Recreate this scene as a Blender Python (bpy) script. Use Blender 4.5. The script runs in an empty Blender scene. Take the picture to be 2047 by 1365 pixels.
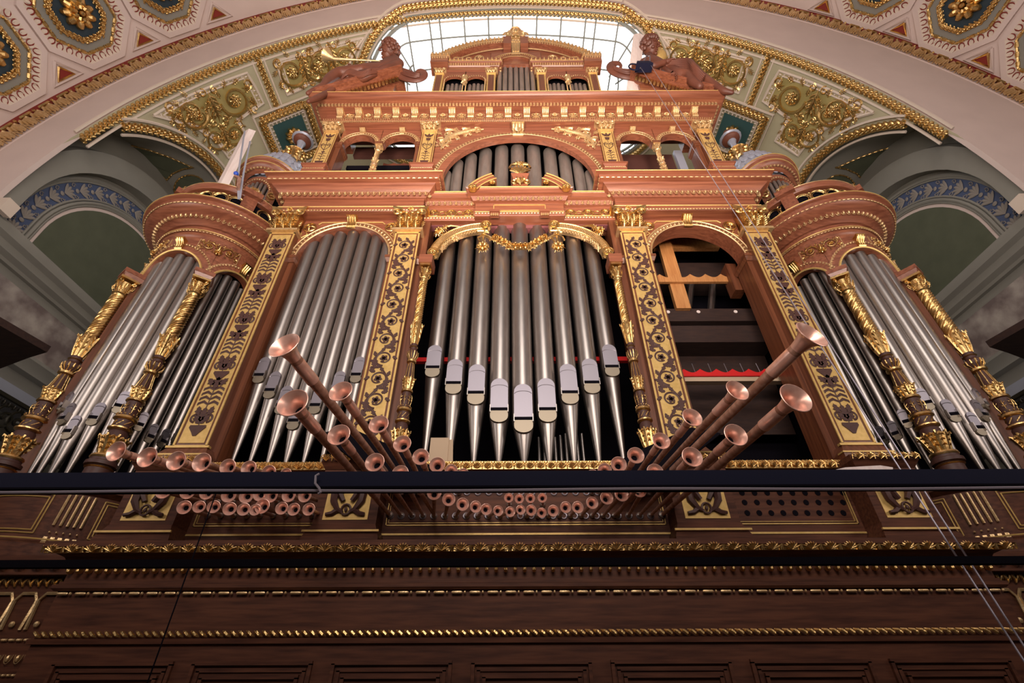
import bpy, math, random
from mathutils import Vector, Matrix
C = bpy.context.scene.collection
PI = math.pi
random.seed(7)
# ---------------------------------------------------------------- camera
F = 930.0; TH = math.radians(36.7); RO = math.radians(0.23)
PX, PY = 1023.5, 682.5
CAM = (-0.16, 0.0, 1.6)
cd = bpy.data.cameras.new('camera'); cam = bpy.data.objects.new('camera', cd); C.objects.link(cam)
cd.sensor_width = 36.0; cd.lens = F / 2047 * 36.0; cd.clip_start = 0.05; cd.clip_end = 200
R0 = Vector((1, 0, 0)); U0 = Vector((0, -math.sin(TH), math.cos(TH))); FW = Vector((0, math.cos(TH), math.sin(TH)))
cr = R0 * math.cos(RO) - U0 * math.sin(RO); cu = R0 * math.sin(RO) + U0 * math.cos(RO)
cam.matrix_world = Matrix(((cr.x, cu.x, -FW.x, CAM[0]), (cr.y, cu.y, -FW.y, CAM[1]), (cr.z, cu.z, -FW.z, CAM[2]), (0, 0, 0, 1)))
bpy.context.scene.camera = cam
# ---------------------------------------------------------------- world, added fill lights and spots
sc = bpy.context.scene
w = bpy.data.worlds.new('world'); sc.world = w; w.use_nodes = True
bg = w.node_tree.nodes['Background']
tc = w.node_tree.nodes.new('ShaderNodeTexCoord'); sp = w.node_tree.nodes.new('ShaderNodeSeparateXYZ')
cr_ = w.node_tree.nodes.new('ShaderNodeValToRGB')
w.node_tree.links.new(tc.outputs['Generated'], sp.inputs[0]); w.node_tree.links.new(sp.outputs['Z'], cr_.inputs[0])
cr_.color_ramp.elements[0].position = 0.0; cr_.color_ramp.elements[0].color = (0.010, 0.008, 0.016, 1)
cr_.color_ramp.elements[1].position = 0.6; cr_.color_ramp.elements[1].color = (0.30, 0.27, 0.29, 1)
w.node_tree.links.new(cr_.outputs[0], bg.inputs[0]); bg.inputs[1].default_value = 0.42
def area(name, loc, target, size, power, col, sy=None):
    l = bpy.data.lights.new(name, 'AREA'); l.energy = power; l.color = col; l.size = size
    if sy: l.shape = 'RECTANGLE'; l.size_y = sy
    o = bpy.data.objects.new(name, l); C.objects.link(o); o.location = loc
    o.rotation_euler = (Vector(target) - Vector(loc)).to_track_quat('-Z', 'Y').to_euler()
    return o
def spot(name, loc, target, power, col, ang, blend=0.6, rad=0.15):
    l = bpy.data.lights.new(name, 'SPOT'); l.energy = power; l.color = col; l.spot_size = math.radians(ang); l.spot_blend = blend
    l.shadow_soft_size = rad
    o = bpy.data.objects.new(name, l); C.objects.link(o); o.location = loc
    o.rotation_euler = (Vector(target) - Vector(loc)).to_track_quat('-Z', 'Y').to_euler()
    return o
area('nave_front_fill', (0, -8, 11), (0, 6, 12), 7, 750, (1.0, 0.90, 0.84), 4)  # broad soft fill added behind the camera, not a window
area('nave_upward_fill', (0, -1.0, 5.2), (0, 5.5, 15.5), 6, 620, (1.0, 0.84, 0.74), 2)  # added upward fill for soffits and arch; no such lamp stands there
area('nave_ceiling_fill', (0, -3.5, 5.5), (0, -3.0, 25), 7, 1150, (1.0, 0.86, 0.78), 5)  # unseen fill added to brighten the nave ceiling that the pipes mirror
area('arch_fill_left', (-9.5, 0.5, 6), (-1, 6.8, 19), 3, 210, (1.0, 0.88, 0.82), 3)  # added side fill, out of view, to lift the pink arch band
area('arch_fill_right', (9.5, 0.5, 6), (1, 6.8, 19), 3, 210, (1.0, 0.88, 0.82), 3)  # same added fill on the opposite side
spot('gallery_spot_left', (-3.2, -1.5, 4.0), (-0.8, 6, 13.5), 3600, (1.0, 0.76, 0.60), 62, 0.9, 0.9)
spot('gallery_spot_right', (3.2, -1.5, 4.0), (0.8, 6, 13.5), 3600, (1.0, 0.76, 0.60), 62, 0.9, 0.9)
SKY_POWER = 2.6
vs = sc.view_settings; vs.view_transform = 'Standard'; vs.look = 'None'; vs.gamma = 1.0; vs.exposure = 0.0; vs.use_curve_mapping = False
# ---------------------------------------------------------------- where a ray of the photograph meets a surface of the place
def ray(px, py):
    u = px - PX; v = PY - py; c, s = math.cos(RO), math.sin(RO)
    u, v = u * c + v * s, -u * s + v * c
    return (u, F * math.cos(TH) - v * math.sin(TH), F * math.sin(TH) + v * math.cos(TH))
def atY(px, py, Y):
    d = ray(px, py); k = (Y - CAM[1]) / d[1]
    return Vector((CAM[0] + d[0] * k, Y, CAM[2] + d[2] * k))
def atX(px, py, X):
    d = ray(px, py); k = (X - CAM[0]) / d[0]
    return Vector((X, CAM[1] + d[1] * k, CAM[2] + d[2] * k))
def zat(py, Y): return atY(1030, py, Y).z
def fwd(p): return (p[1] - CAM[1]) * math.cos(TH) + (p[2] - CAM[2]) * math.sin(TH)
# ---------------------------------------------------------------- materials
def mk(name, col, rough=0.5, metal=0.0, col2=None, scale=(6, 6, 6), nscale=1.0, bump=0.0, detail=4, lo=0.35, hi=0.65, coat=0.0, bscale=None, emis=None, es=0.0):
    m = bpy.data.materials.new(name); m.use_nodes = True; n = m.node_tree.nodes; l = m.node_tree.links; b = n['Principled BSDF']
    b.inputs['Base Color'].default_value = (*col, 1); b.inputs['Roughness'].default_value = rough; b.inputs['Metallic'].default_value = metal
    if coat: b.inputs['Coat Weight'].default_value = coat; b.inputs['Coat Roughness'].default_value = 0.25
    if emis: b.inputs['Emission Color'].default_value = (*emis, 1); b.inputs['Emission Strength'].default_value = es
    if col2 or bump:
        t = n.new('ShaderNodeTexCoord'); mp = n.new('ShaderNodeMapping'); mp.inputs['Scale'].default_value = scale
        no = n.new('ShaderNodeTexNoise'); no.inputs['Scale'].default_value = nscale; no.inputs['Detail'].default_value = detail
        l.new(t.outputs['Object'], mp.inputs[0]); l.new(mp.outputs[0], no.inputs[0])
        if col2:
            r = n.new('ShaderNodeValToRGB'); r.color_ramp.elements[0].position = lo; r.color_ramp.elements[1].position = hi
            r.color_ramp.elements[0].color = (*col, 1); r.color_ramp.elements[1].color = (*col2, 1)
            l.new(no.outputs['Fac'], r.inputs[0]); l.new(r.outputs[0], b.inputs['Base Color'])
        if bump:
            bp = n.new('ShaderNodeBump'); bp.inputs['Strength'].default_value = bump; bp.inputs['Distance'].default_value = 0.01
            if bscale:
                n2 = n.new('ShaderNodeTexNoise'); n2.inputs['Scale'].default_value = bscale; l.new(t.outputs['Object'], n2.inputs[0]); l.new(n2.outputs['Fac'], bp.inputs['Height'])
            else: l.new(no.outputs['Fac'], bp.inputs['Height'])
            l.new(bp.outputs[0], b.inputs['Normal'])
    return m
WH = mk('mahogany_horizontal', (0.155, 0.044, 0.021), 0.40, 0, (0.31, 0.110, 0.056), (0.45, 12, 12), 2.0, 0.12, 6, 0.3, 0.72, 0.25)
WV = mk('mahogany_vertical', (0.095, 0.028, 0.012), 0.42, 0, (0.20, 0.066, 0.027), (12, 12, 0.45), 2.0, 0.12, 6, 0.3, 0.72, 0.25)  # darker than the horizontal wood: shade of the bay jambs is in the colour
WB = mk('dark_oak', (0.055, 0.018, 0.010), 0.60, 0, (0.125, 0.044, 0.022), (1.0, 12, 12), 2.4, 0.12, 8, 0.3, 0.7)
WB.node_tree.nodes['Principled BSDF'].inputs['Specular IOR Level'].default_value = 0.25
WL = mk('light_pine', (0.42, 0.17, 0.05), 0.5, 0, (0.55, 0.26, 0.09), (14, 14, 1), 2)
WHITEWOOD = mk('pale_board', (0.75, 0.62, 0.58), 0.6, 0, (0.82, 0.72, 0.68), (8, 8, 1), 2)
GOLD = mk('gilding', (0.78, 0.53, 0.22), 0.32, 1.0, (0.56, 0.36, 0.13), (9, 9, 9), 2.0, 0.35, 3, 0.4, 0.75, bscale=60)
GPALE = mk('pale_gilding', (0.76, 0.55, 0.29), 0.40, 0.72, (0.62, 0.40, 0.18), (9, 9, 9), 2.0, 0.3, 3, 0.4, 0.75, bscale=60)
GFLAT = mk('gold_leaf_ground', (0.62, 0.41, 0.13), 0.45, 0.45, (0.72, 0.49, 0.18), (5, 5, 5), 3.0)
INLAY = mk('brown_inlay', (0.060, 0.022, 0.018), 0.55, 0, (0.075, 0.028, 0.02), (20, 20, 20), 2)
VOID = mk('shade_and_black_parts', (0.006, 0.005, 0.008), 0.9)  # near-black standing in for shade in hollows; black bars and boards share it
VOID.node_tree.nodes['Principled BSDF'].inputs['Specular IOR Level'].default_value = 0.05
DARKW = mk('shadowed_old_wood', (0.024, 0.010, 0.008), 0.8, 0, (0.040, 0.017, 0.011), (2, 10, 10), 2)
TIN = mk('pipe_metal', (0.34, 0.305, 0.285), 0.38, 1.0, (0.43, 0.39, 0.36), (5, 5, 1.2), 2.0, 0.06, 4, 0.3, 0.7)
TINU = mk('matt_pipe_metal', (0.36, 0.32, 0.29), 0.40, 0.8, (0.46, 0.41, 0.37), (5, 5, 1.2), 2.0)
NAVE = mk('dark_nave_stone', (0.10, 0.085, 0.09), 0.85, 0, (0.13, 0.11, 0.11), (1, 1, 1), 1.0)
TINB = mk('polished_tin', (0.36, 0.335, 0.375), 0.5, 1.0)
COPPER = mk('copper', (0.92, 0.62, 0.52), 0.34, 0.65, (0.80, 0.46, 0.36), (6, 6, 6), 2.0, 0.05)
COPT = mk('brown_copper_tube', (0.62, 0.38, 0.29), 0.45, 0.7, (0.42, 0.22, 0.15), (10, 10, 3), 2.0)
PINK = mk('pink_cream_plaster', (0.64, 0.52, 0.475), 0.8, 0, (0.68, 0.555, 0.505), (1, 1, 1), 1.0)
CREAM = mk('cream_plaster', (0.68, 0.57, 0.47), 0.75)
OLIVE = mk('olive_beige_plaster', (0.42, 0.38, 0.25), 0.8, 0, (0.46, 0.42, 0.28), (1, 1, 1), 1.0)
OLIVE2 = mk('olive_gilt_ground', (0.36, 0.29, 0.10), 0.6, 0.2, (0.42, 0.34, 0.13), (3, 3, 3), 1.0)
GREY = mk('grey_green_plaster', (0.235, 0.225, 0.195), 0.8, 0, (0.26, 0.25, 0.215), (1, 1, 1), 1.0)
DGREEN = mk('dark_green_plaster', (0.085, 0.095, 0.058), 0.8, 0, (0.10, 0.11, 0.068), (2, 2, 2), 1.0)
TEAL = mk('teal_paint', (0.030, 0.085, 0.085), 0.6)
NAVY = mk('dark_slate_paint', (0.022, 0.042, 0.058), 0.55)
BLUE = mk('blue_frieze_paint', (0.060, 0.085, 0.17), 0.7)
LEAFG = mk('grey_painted_leaf', (0.27, 0.24, 0.21), 0.7)
REDP = mk('oxblood_paint', (0.22, 0.018, 0.010), 0.6)
MARBLE = mk('veined_marble', (0.16, 0.12, 0.115), 0.35, 0, (0.42, 0.37, 0.33), (1, 1, 1), 1.7, 0, 10, 0.38, 0.66)
IRON = mk('dark_bronze', (0.05, 0.045, 0.035), 0.4, 0.8)
RAILM = mk('navy_steel', (0.010, 0.011, 0.030), 0.7, 0.0)
RAILM.node_tree.nodes['Principled BSDF'].inputs['Specular IOR Level'].default_value = 0.15
CABLE = mk('grey_cable', (0.30, 0.26, 0.30), 0.5)
ROPE = mk('steel_rope', (0.34, 0.31, 0.36), 0.4, 0.5)
FELT = mk('red_felt', (0.60, 0.012, 0.012), 0.9)
CARD = mk('buff_card', (0.50, 0.38, 0.26), 0.8)
SLATE = mk('blue_grey_lead', (0.36, 0.38, 0.46), 0.45, 0.3)
STATUE = mk('carved_walnut', (0.17, 0.055, 0.030), 0.48, 0, (0.10, 0.032, 0.020), (1.5, 1.5, 1.5), 1.5, 0.3, 3, 0.3, 0.7, 0.0, 25)
TINW = mk('tin_warm_reflection', (0.34, 0.29, 0.22), 0.5, 1.0)  # tan reflection on the lower lips is put into the base colour
BARM = mk('glazing_bar_paint', (0.27, 0.28, 0.25), 0.6)
PURPLE = mk('glass_purple_lintel', (0.20, 0.07, 0.075), 0.4)
GLASS = mk('lit_skylight_glass', (0.9, 0.92, 1.0), 0.4, emis=(0.93, 0.95, 1.0), es=SKY_POWER)
# ---------------------------------------------------------------- mesh builder
class M:
    def __init__(s): s.v = []; s.f = []
    def add(s, o, T=None):
        b = len(s.v)
        if T is None: s.v += o.v
        elif isinstance(T, Matrix): s.v += [tuple(T @ Vector(p)) for p in o.v]
        else: s.v += [tuple(T(*p)) for p in o.v]
        s.f += [tuple(i + b for i in f) for f in o.f]
        return s
    def map(s, fn): s.v = [tuple(fn(*p)) for p in s.v]; return s
    def box(s, x0, x1, y0, y1, z0, z1):
        b = len(s.v); s.v += [(x, y, z) for z in (z0, z1) for y in (y0, y1) for x in (x0, x1)]
        s.f += [tuple(b + i for i in q) for q in ((0, 2, 3, 1), (4, 5, 7, 6), (0, 1, 5, 4), (2, 6, 7, 3), (0, 4, 6, 2), (1, 3, 7, 5))]
        return s
    def frus(s, c, a0, b0, a1, b1, z0, z1):
        x, y = c; b = len(s.v)
        s.v += [(x - a0, y - b0, z0), (x + a0, y - b0, z0), (x - a0, y + b0, z0), (x + a0, y + b0, z0), (x - a1, y - b1, z1), (x + a1, y - b1, z1), (x - a1, y + b1, z1), (x + a1, y + b1, z1)]
        s.f += [tuple(b + i for i in q) for q in ((0, 2, 3, 1), (4, 5, 7, 6), (0, 1, 5, 4), (2, 6, 7, 3), (0, 4, 6, 2), (1, 3, 7, 5))]
        return s
    def prism(s, pts, y0, y1, cap=True):
        """outline pts (x,z) extruded from y0 (front) to y1"""
        n = len(pts); b = len(s.v)
        s.v += [(p[0], y0, p[1]) for p in pts] + [(p[0], y1, p[1]) for p in pts]
        s.f += [(b + i, b + (i + 1) % n, b + n + (i + 1) % n, b + n + i) for i in range(n)]
        if cap: s.f += [tuple(b + i for i in reversed(range(n))), tuple(b + n + i for i in range(n))]
        return s
    def lathe(s, prof, n=16, c=(0, 0, 0), cap=True, tw=0.0):
        b = len(s.v); m = len(prof)
        for k, (r, z) in enumerate(prof):
            for i in range(n):
                a = 2 * PI * i / n + tw * k
                s.v.append((c[0] + r * math.cos(a), c[1] + r * math.sin(a), c[2] + z))
        for k in range(m - 1):
            for i in range(n):
                j = (i + 1) % n; s.f.append((b + k * n + i, b + k * n + j, b + (k + 1) * n + j, b + (k + 1) * n + i))
        if cap: s.f += [tuple(b + i for i in reversed(range(n))), tuple(b + (m - 1) * n + i for i in range(n))]
        return s
    def tube(s, pts, r, n=6, cap=True, flat=1.0, up=None):
        pts = [Vector(p) for p in pts]; b = len(s.v); m = len(pts); pn = None
        for k, p in enumerate(pts):
            t = (pts[min(k + 1, m - 1)] - pts[max(k - 1, 0)])
            t = t.normalized() if t.length > 1e-9 else Vector((1, 0, 0))
            if up is not None: a = Vector(up) - t * t.dot(Vector(up))
            elif pn is None: a = t.cross(Vector((0.3, 0.2, 1))); 
            else: a = pn - t * pn.dot(t)
            if a.length < 1e-6: a = t.orthogonal()
            a.normalize(); pn = a; c = t.cross(a)
            rr = r[k] if isinstance(r, (list, tuple)) else r
            for i in range(n):
                q = 2 * PI * i / n
                s.v.append(tuple(p + a * (rr * flat * math.cos(q)) + c * (rr * math.sin(q))))
        for k in range(m - 1):
            for i in range(n):
                j = (i + 1) % n; s.f.append((b + k * n + i, b + (k + 1) * n + i, b + (k + 1) * n + j, b + k * n + j))
        if cap: s.f += [tuple(b + i for i in range(n)), tuple(b + (m - 1) * n + i for i in reversed(range(n)))]
        return s
    def ball(s, c, r, n=8, m=5):
        if not isinstance(r, (tuple, list)): r = (r, r, r)
        b = len(s.v); s.v.append((c[0], c[1], c[2] - r[2]))
        for k in range(1, m):
            p = -PI / 2 + PI * k / m
            for i in range(n):
                a = 2 * PI * i / n; s.v.append((c[0] + r[0] * math.cos(p) * math.cos(a), c[1] + r[1] * math.cos(p) * math.sin(a), c[2] + r[2] * math.sin(p)))
        s.v.append((c[0], c[1], c[2] + r[2])); t = len(s.v) - 1
        for i in range(n):
            j = (i + 1) % n; s.f.append((b, b + 1 + j, b + 1 + i)); s.f.append((t, b + 1 + (m - 2) * n + i, b + 1 + (m - 2) * n + j))
        for k in range(m - 2):
            for i in range(n):
                j = (i + 1) % n; s.f.append((b + 1 + k * n + i, b + 1 + k * n + j, b + 1 + (k + 1) * n + j, b + 1 + (k + 1) * n + i))
        return s
    def sweep(s, path, prof, z=0.0):
        """closed profile (out,up) carried along a plan path with mitred corners; outside = right hand of travel"""
        n = len(path); m = len(prof); b = len(s.v)
        for i in range(n):
            p = Vector(path[i][:2])
            d0 = (p - Vector(path[i - 1][:2])).normalized() if i else None
            d1 = (Vector(path[i + 1][:2]) - p).normalized() if i < n - 1 else None
            if d0 is None: d0 = d1
            if d1 is None: d1 = d0
            n0 = Vector((d0.y, -d0.x)); n1 = Vector((d1.y, -d1.x)); q = n0 + n1
            q = q / max(0.3, q.length_squared / 2) if q.length > 1e-6 else n0
            for (o, u) in prof: s.v.append((p.x + q.x * o, p.y + q.y * o, z + u))
        for i in range(n - 1):
            for k in range(m):
                j = (k + 1) % m; s.f.append((b + i * m + k, b + i * m + j, b + (i + 1) * m + j, b + (i + 1) * m + k))
        s.f += [tuple(b + k for k in reversed(range(m))), tuple(b + (n - 1) * m + k for k in range(m))]
        return s
    def ring(s, c, r0, r1, a0, a1, y0, y1, n=32):
        """arched band in the XZ plane, angles from +X in degrees"""
        pts = [(c[0] + r1 * math.cos(math.radians(a0 + (a1 - a0) * i / n)), c[1] + r1 * math.sin(math.radians(a0 + (a1 - a0) * i / n))) for i in range(n + 1)]
        q = [(c[0] + r0 * math.cos(math.radians(a0 + (a1 - a0) * i / n)), c[1] + r0 * math.sin(math.radians(a0 + (a1 - a0) * i / n))) for i in range(n + 1)]
        return s.strip(pts, q, y0, y1)
    def strip(s, pts, q, y0, y1):
        """solid band between two outlines of equal length (x,z)"""
        n = len(pts); b = len(s.v)
        for a in (pts, q):
            for y in (y0, y1): s.v += [(p[0], y, p[1]) for p in a]
        for i in range(n - 1):
            o0, o1, i0, i1 = b + i, b + n + i, b + 2 * n + i, b + 3 * n + i
            s.f += [(o0, i0, i0 + 1, o0 + 1), (o1, o1 + 1, i1 + 1, i1), (o0, o0 + 1, o1 + 1, o1), (i0, i1, i1 + 1, i0 + 1)]
        e = n - 1
        s.f += [(b, b + n, b + 3 * n, b + 2 * n), (b + e, b + 2 * n + e, b + 3 * n + e, b + n + e)]
        return s
def along(pts, nrm, unit, pitch, off=0.0, alt=None):
    """units repeated along a 3D polyline; unit axes = along, outward, up"""
    out = M(); pts = [Vector(p) for p in pts]; L = [0]
    for i in range(1, len(pts)): L.append(L[-1] + (pts[i] - pts[i - 1]).length)
    n = max(1, round((L[-1] - 2 * off) / pitch)); st = (L[-1] - 2 * off) / n; k = 0
    for i in range(n):
        d = off + (i + 0.5) * st
        while k < len(pts) - 2 and L[k + 1] < d: k += 1
        seg = L[k + 1] - L[k]; t = (d - L[k]) / seg if seg else 0
        p = pts[k].lerp(pts[k + 1], t); T = (pts[k + 1] - pts[k]).normalized()
        N = nrm(p) if callable(nrm) else Vector(nrm); N = (N - T * N.dot(T)).normalized(); B = N.cross(T)
        u = unit[i % len(unit)] if isinstance(unit, list) else unit
        out.add(u, Matrix(((T.x, N.x, B.x, p.x), (T.y, N.y, B.y, p.y), (T.z, N.z, B.z, p.z), (0, 0, 0, 1))))
    return out
# ---------------------------------------------------------------- objects
def put(o, **k):
    for a, b in k.items():
        if b is not None: o[a] = b
def mesh(name, m, mat, smooth=35):
    me = bpy.data.meshes.new(name); me.from_pydata(m.v, [], m.f); me.materials.append(mat)
    if smooth: me.shade_smooth(); me.set_sharp_from_angle(angle=math.radians(smooth))
    return me
def ob(name, m, mat, parent=None, smooth=35, label=None, kind=None):
    if parent is None:
        xs = [p[0] for p in m.v]; ys = [p[1] for p in m.v]; zs = [p[2] for p in m.v]
        o0 = ((min(xs) + max(xs)) / 2, (min(ys) + max(ys)) / 2, min(zs))
    else: o0 = parent['_o']
    m2 = M(); m2.f = m.f; m2.v = [(p[0] - o0[0], p[1] - o0[1], p[2] - o0[2]) for p in m.v]
    o = bpy.data.objects.new(name, mesh(name, m2, mat, smooth)); C.objects.link(o)
    if parent is None: o.location = o0
    else: o.parent = parent
    o['_o'] = tuple(o0)
    put(o, label=label, kind=kind); return o
def thing(name, label, cat, loc, group=None):
    o = bpy.data.objects.new(name, None); C.objects.link(o); o.location = loc; o['_o'] = tuple(loc); o.empty_display_size = 0.1
    put(o, label=label, category=cat, group=group); return o
def tag(o, label, cat, group=None, kind=None): put(o, label=label, category=cat, group=group, kind=kind); return o
def struct(name, m, mat, parent=None, smooth=35):
    o = ob(name, m, mat, parent, smooth)
    if parent is None: o['kind'] = 'structure'
    return o
def kids(o): return [c for c in C.objects if c.parent == o]
def dup(o, loc=None, sx=1, label=None, parent=None, ks=None):
    c = o.copy(); C.objects.link(c)
    if parent: c.parent = parent
    if loc is not None: c.location = loc
    if sx != 1: c.scale = (sx, 1, 1)
    if label: c['label'] = label
    for k in kids(o): dup(k, parent=c)
    return c
# ---------------------------------------------------------------- ornament units (x along, y outward, z up)
def u_egg(w, h, d, shell=True):
    m = M(); m.ball((0, d * 0.25, 0), (w * 0.21, d * 0.9, h * 0.36), 8, 5)
    if shell:
        pts = [(w * 0.40 * math.cos(a), d * 0.35, h * 0.36 - h * 0.86 * math.sin(a)) for a in [PI * i / 8 for i in range(9)]]
        m.tube(pts, w * 0.042, 4)
    return m
def u_dent(w, h, d): return M().box(-w * 0.3, w * 0.3, -d * 0.2, d, -h / 2, h / 2)
def u_bead(w, r):
    m = M(); m.tube([(-w * .36, 0, 0), (-w * .3, 0, 0), (w * .18, 0, 0), (w * .24, 0, 0)], [r * .5, r, r, r * .5], 6); m.ball((w * .38, 0, 0), (w * .07, r * 1.1, r * 1.1), 6, 4); return m
def u_rope(w, r): return M().tube([(-w * .5, 0, r * .8), (-w * .1, r * .7, r * .4), (w * .2, r * .7, -r * .4), (w * .5, 0, -r * .8)], [r * .3, r * .62, r * .62, r * .3], 6)
def u_shell(w, h, d):
    m = M()
    for k in range(-3, 4):
        a = k * 0.36
        m.tube([(0, d * .3, -h * .42), (w * .3 * math.sin(a), d * .9, -h * .42 + h * .5 * math.cos(a)), (w * .47 * math.sin(a), d * .5, -h * .42 + h * .86 * math.cos(a))], [h * .04, h * .085, h * .05], 5)
    m.tube([(-w * .5, d * .3, -h * .45), (-w * .47, d * .6, h * .1), (-w * .3, d * .3, h * .45)], w * .045, 5)
    m.tube([(w * .5, d * .3, -h * .45), (w * .47, d * .6, h * .1), (w * .3, d * .3, h * .45)], w * .045, 5)
    return m
def u_tongue(w, h, d):
    m = M()
    for s in (-1, 1):
        m.tube([(s * w * .06, d * .2, -h * .45), (s * w * .16, d * .7, -h * .1), (s * w * .34, d * .9, h * .2), (s * w * .47, d * .3, h * .46)], [w * .05, w * .10, w * .10, w * .03], 5)
        m.tube([(s * w * .02, d * .2, -h * .45), (s * w * .05, d * .6, 0), (s * w * .10, d * .5, h * .42)], [w * .04, w * .05, w * .02], 4)
    m.ball((w * .5, d * .3, h * .1), (w * .07, d * .5, h * .3), 6, 4)
    return m
def u_garland(w, r):
    m = M(); rnd = random.Random(3)
    for k in range(7):
        a = (k / 7) * PI * 1.15 - PI * 0.08; x = (k % 3 - 1) * w * .3
        c = (x, r * .75 * math.sin(a), r * .8 * math.cos(a))
        b = M().ball((0, 0, 0), (w * .33, r * .28, r * .22), 6, 4)
        m.add(b, Matrix.Translation(c) @ Matrix.Rotation(rnd.uniform(-.7, .7), 4, 'Y') @ Matrix.Rotation(a - PI / 2, 4, 'X') @ Matrix.Rotation(rnd.uniform(-.4, .4), 4, 'Z'))
    return m
def xz(m, c, a=0.0, s=1.0, sx=1):
    """place an XZ-plane ornament at c, turned by a in that plane"""
    return Matrix.Translation(c) @ Matrix.Rotation(-a, 4, 'Y') @ Matrix.Diagonal((s * sx, s, s, 1))
def spiral(c, r0, r1, a0, turns, n=22, y=0.0):
    return [(c[0] + (r0 + (r1 - r0) * i / n) * math.cos(a0 + turns * 2 * PI * i / n), y, c[1] + (r0 + (r1 - r0) * i / n) * math.sin(a0 + turns * 2 * PI * i / n)) for i in range(n + 1)]
def leafpoly(L, W, lobes=4):
    """toothed acanthus outline growing along +z from the origin"""
    r = []; l = []
    for i in range(lobes * 2 + 1):
        t = i / (lobes * 2); wd = W * math.sin(PI * min(1, t * 0.86 + 0.10)) * (1.0 if i % 2 else 0.55)
        r.append((wd, t * L * 0.92)); l.append((-wd, t * L * 0.92))
    return r + [(0, L)] + l[::-1]
def leafflat(L, W, th, lobes=4): return M().prism(leafpoly(L, W, lobes), -th, 0)
def leafrel(L, W, d, n=5):
    """raised acanthus leaf lying on the plane y=0 (outside = -y)"""
    m = M()
    m.tube([(0, 0, 0), (0, -d * .7, L * .4), (0, -d * .8, L * .75), (0, -d * .2, L)], [W * .12, W * .2, W * .17, W * .03], 5)
    for k in range(1, n):
        t = k / n; wd = W * math.sin(PI * (0.2 + 0.7 * t))
        for s in (-1, 1): m.tube([(0, -d * .3, L * t * .8), (s * wd * .6, -d * .6, L * (t * .8 + .08)), (s * wd, -d * .15, L * (t * .8 + .2))], [W * .10, W * .17, W * .05], 5)
    return m
def rosette(R, d, n=8):
    m = M()
    for k in range(n):
        a = 2 * PI * k / n; c = (R * .62 * math.cos(a), -d * .4, R * .62 * math.sin(a))
        m.add(M().ball((0, 0, 0), (R * .38, d * .5, R * .24), 7, 5), Matrix.Translation(c) @ Matrix.Rotation(-a, 4, 'Y') @ Matrix.Rotation(.25, 4, 'Z'))
        a += PI / n; c = (R * .34 * math.cos(a), -d * .75, R * .34 * math.sin(a))
        m.add(M().ball((0, 0, 0), (R * .22, d * .4, R * .14), 6, 4), Matrix.Translation(c) @ Matrix.Rotation(-a, 4, 'Y'))
    m.ball((0, -d, 0), (R * .16, d * .35, R * .16), 8, 5)
    return m
def scrollpair(W, H, d, n=6):
    """two raised acanthus scrolls with leaves, flowers and tendrils, filling W x H about the origin"""
    m = M()
    for s in (-1, 1):
        R = H * 0.40; c = (s * W * .26, 0)
        q = spiral(c, R, R * .32, PI if s > 0 else 0, -1.35 * s, 26)
        m.tube([(p[0], -d * .35, p[2]) for p in q], [H * .045 - H * .02 * i / 26 for i in range(27)], 5)
        m.add(rosette(R * .42, d), xz(None, (c[0], -d * .1, 0)))
        for k in range(9):
            a = k * 0.7; m.add(leafrel(H * .24, H * .065, d * .8, 4), xz(None, (c[0] + R * .92 * math.cos(a), -d * .1, R * .92 * math.sin(a)), a - PI / 2 + .9 * s))
        for e in (-1, 1):
            q = spiral((s * W * .46, e * H * .30), H * .13, H * .03, PI * .5, 1.2 * e * s, 14); m.tube([(p[0], -d * .3, p[2]) for p in q], [H * .03 - H * .015 * i / 14 for i in range(15)], 4)
            q = spiral((s * W * .07, e * H * .36), H * .10, H * .03, -PI * .5, 1.2 * e * s, 12); m.tube([(p[0], -d * .3, p[2]) for p in q], H * .02, 4)
            m.add(leafrel(H * .26, H * .06, d * .8, 4), xz(None, (s * W * .40, 0, e * H * .1), -s * 1.1 * (1 if e > 0 else 2)))
    m.add(leafrel(H * .75, H * .16, d, 6), xz(None, (0, 0, -H * .36)))
    return m
# brown inlay vines for the pilasters (flat, raised a little from the gold)
def vine_scroll(W, H, th, n):
    m = M(); st = H / n; A = W * .30
    pts = [(A * math.sin(PI * (t / st)), -th * .5, t) for t in [H * i / (n * 10) for i in range(n * 10 + 1)]]
    m.tube(pts, 0.013, 4, flat=.4, up=(0, 1, 0))
    for k in range(n):
        s = 1 if k % 2 == 0 else -1; z = (k + .5) * st; c = (-s * W * .04, z)
        R = min(W * .38, st * .50)
        sp_ = spiral(c, R, R * .50, -PI * .5, 1.1 * s, 22)
        m.tube([(p[0], -th * .6, p[2]) for p in sp_], [0.017 - .007 * i / 22 for i in range(23)], 4, flat=.4, up=(0, 1, 0))
        for j in range(5):
            a = j * 2 * PI / 5 + k; m.add(leafflat(R * .50, R * .24, th, 2), xz(None, (c[0], 0, c[1]), a))
        for j in range(6):
            a = -PI * .5 + s * (j * .85 + .2); m.add(leafflat(R * .72, R * .26, th * .9, 3), xz(None, (c[0] + R * math.cos(a), 0, c[1] + R * math.sin(a)), a - PI / 2 + s * .9))
        m.add(leafflat(st * .62, W * .15, th, 4), xz(None, (s * W * .28, 0, k * st + st * .0), -s * .1)); m.add(leafflat(st * .35, W * .12, th, 3), xz(None, (-s * W * .30, 0, k * st + st * .8), s * .4))
    return m
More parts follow.
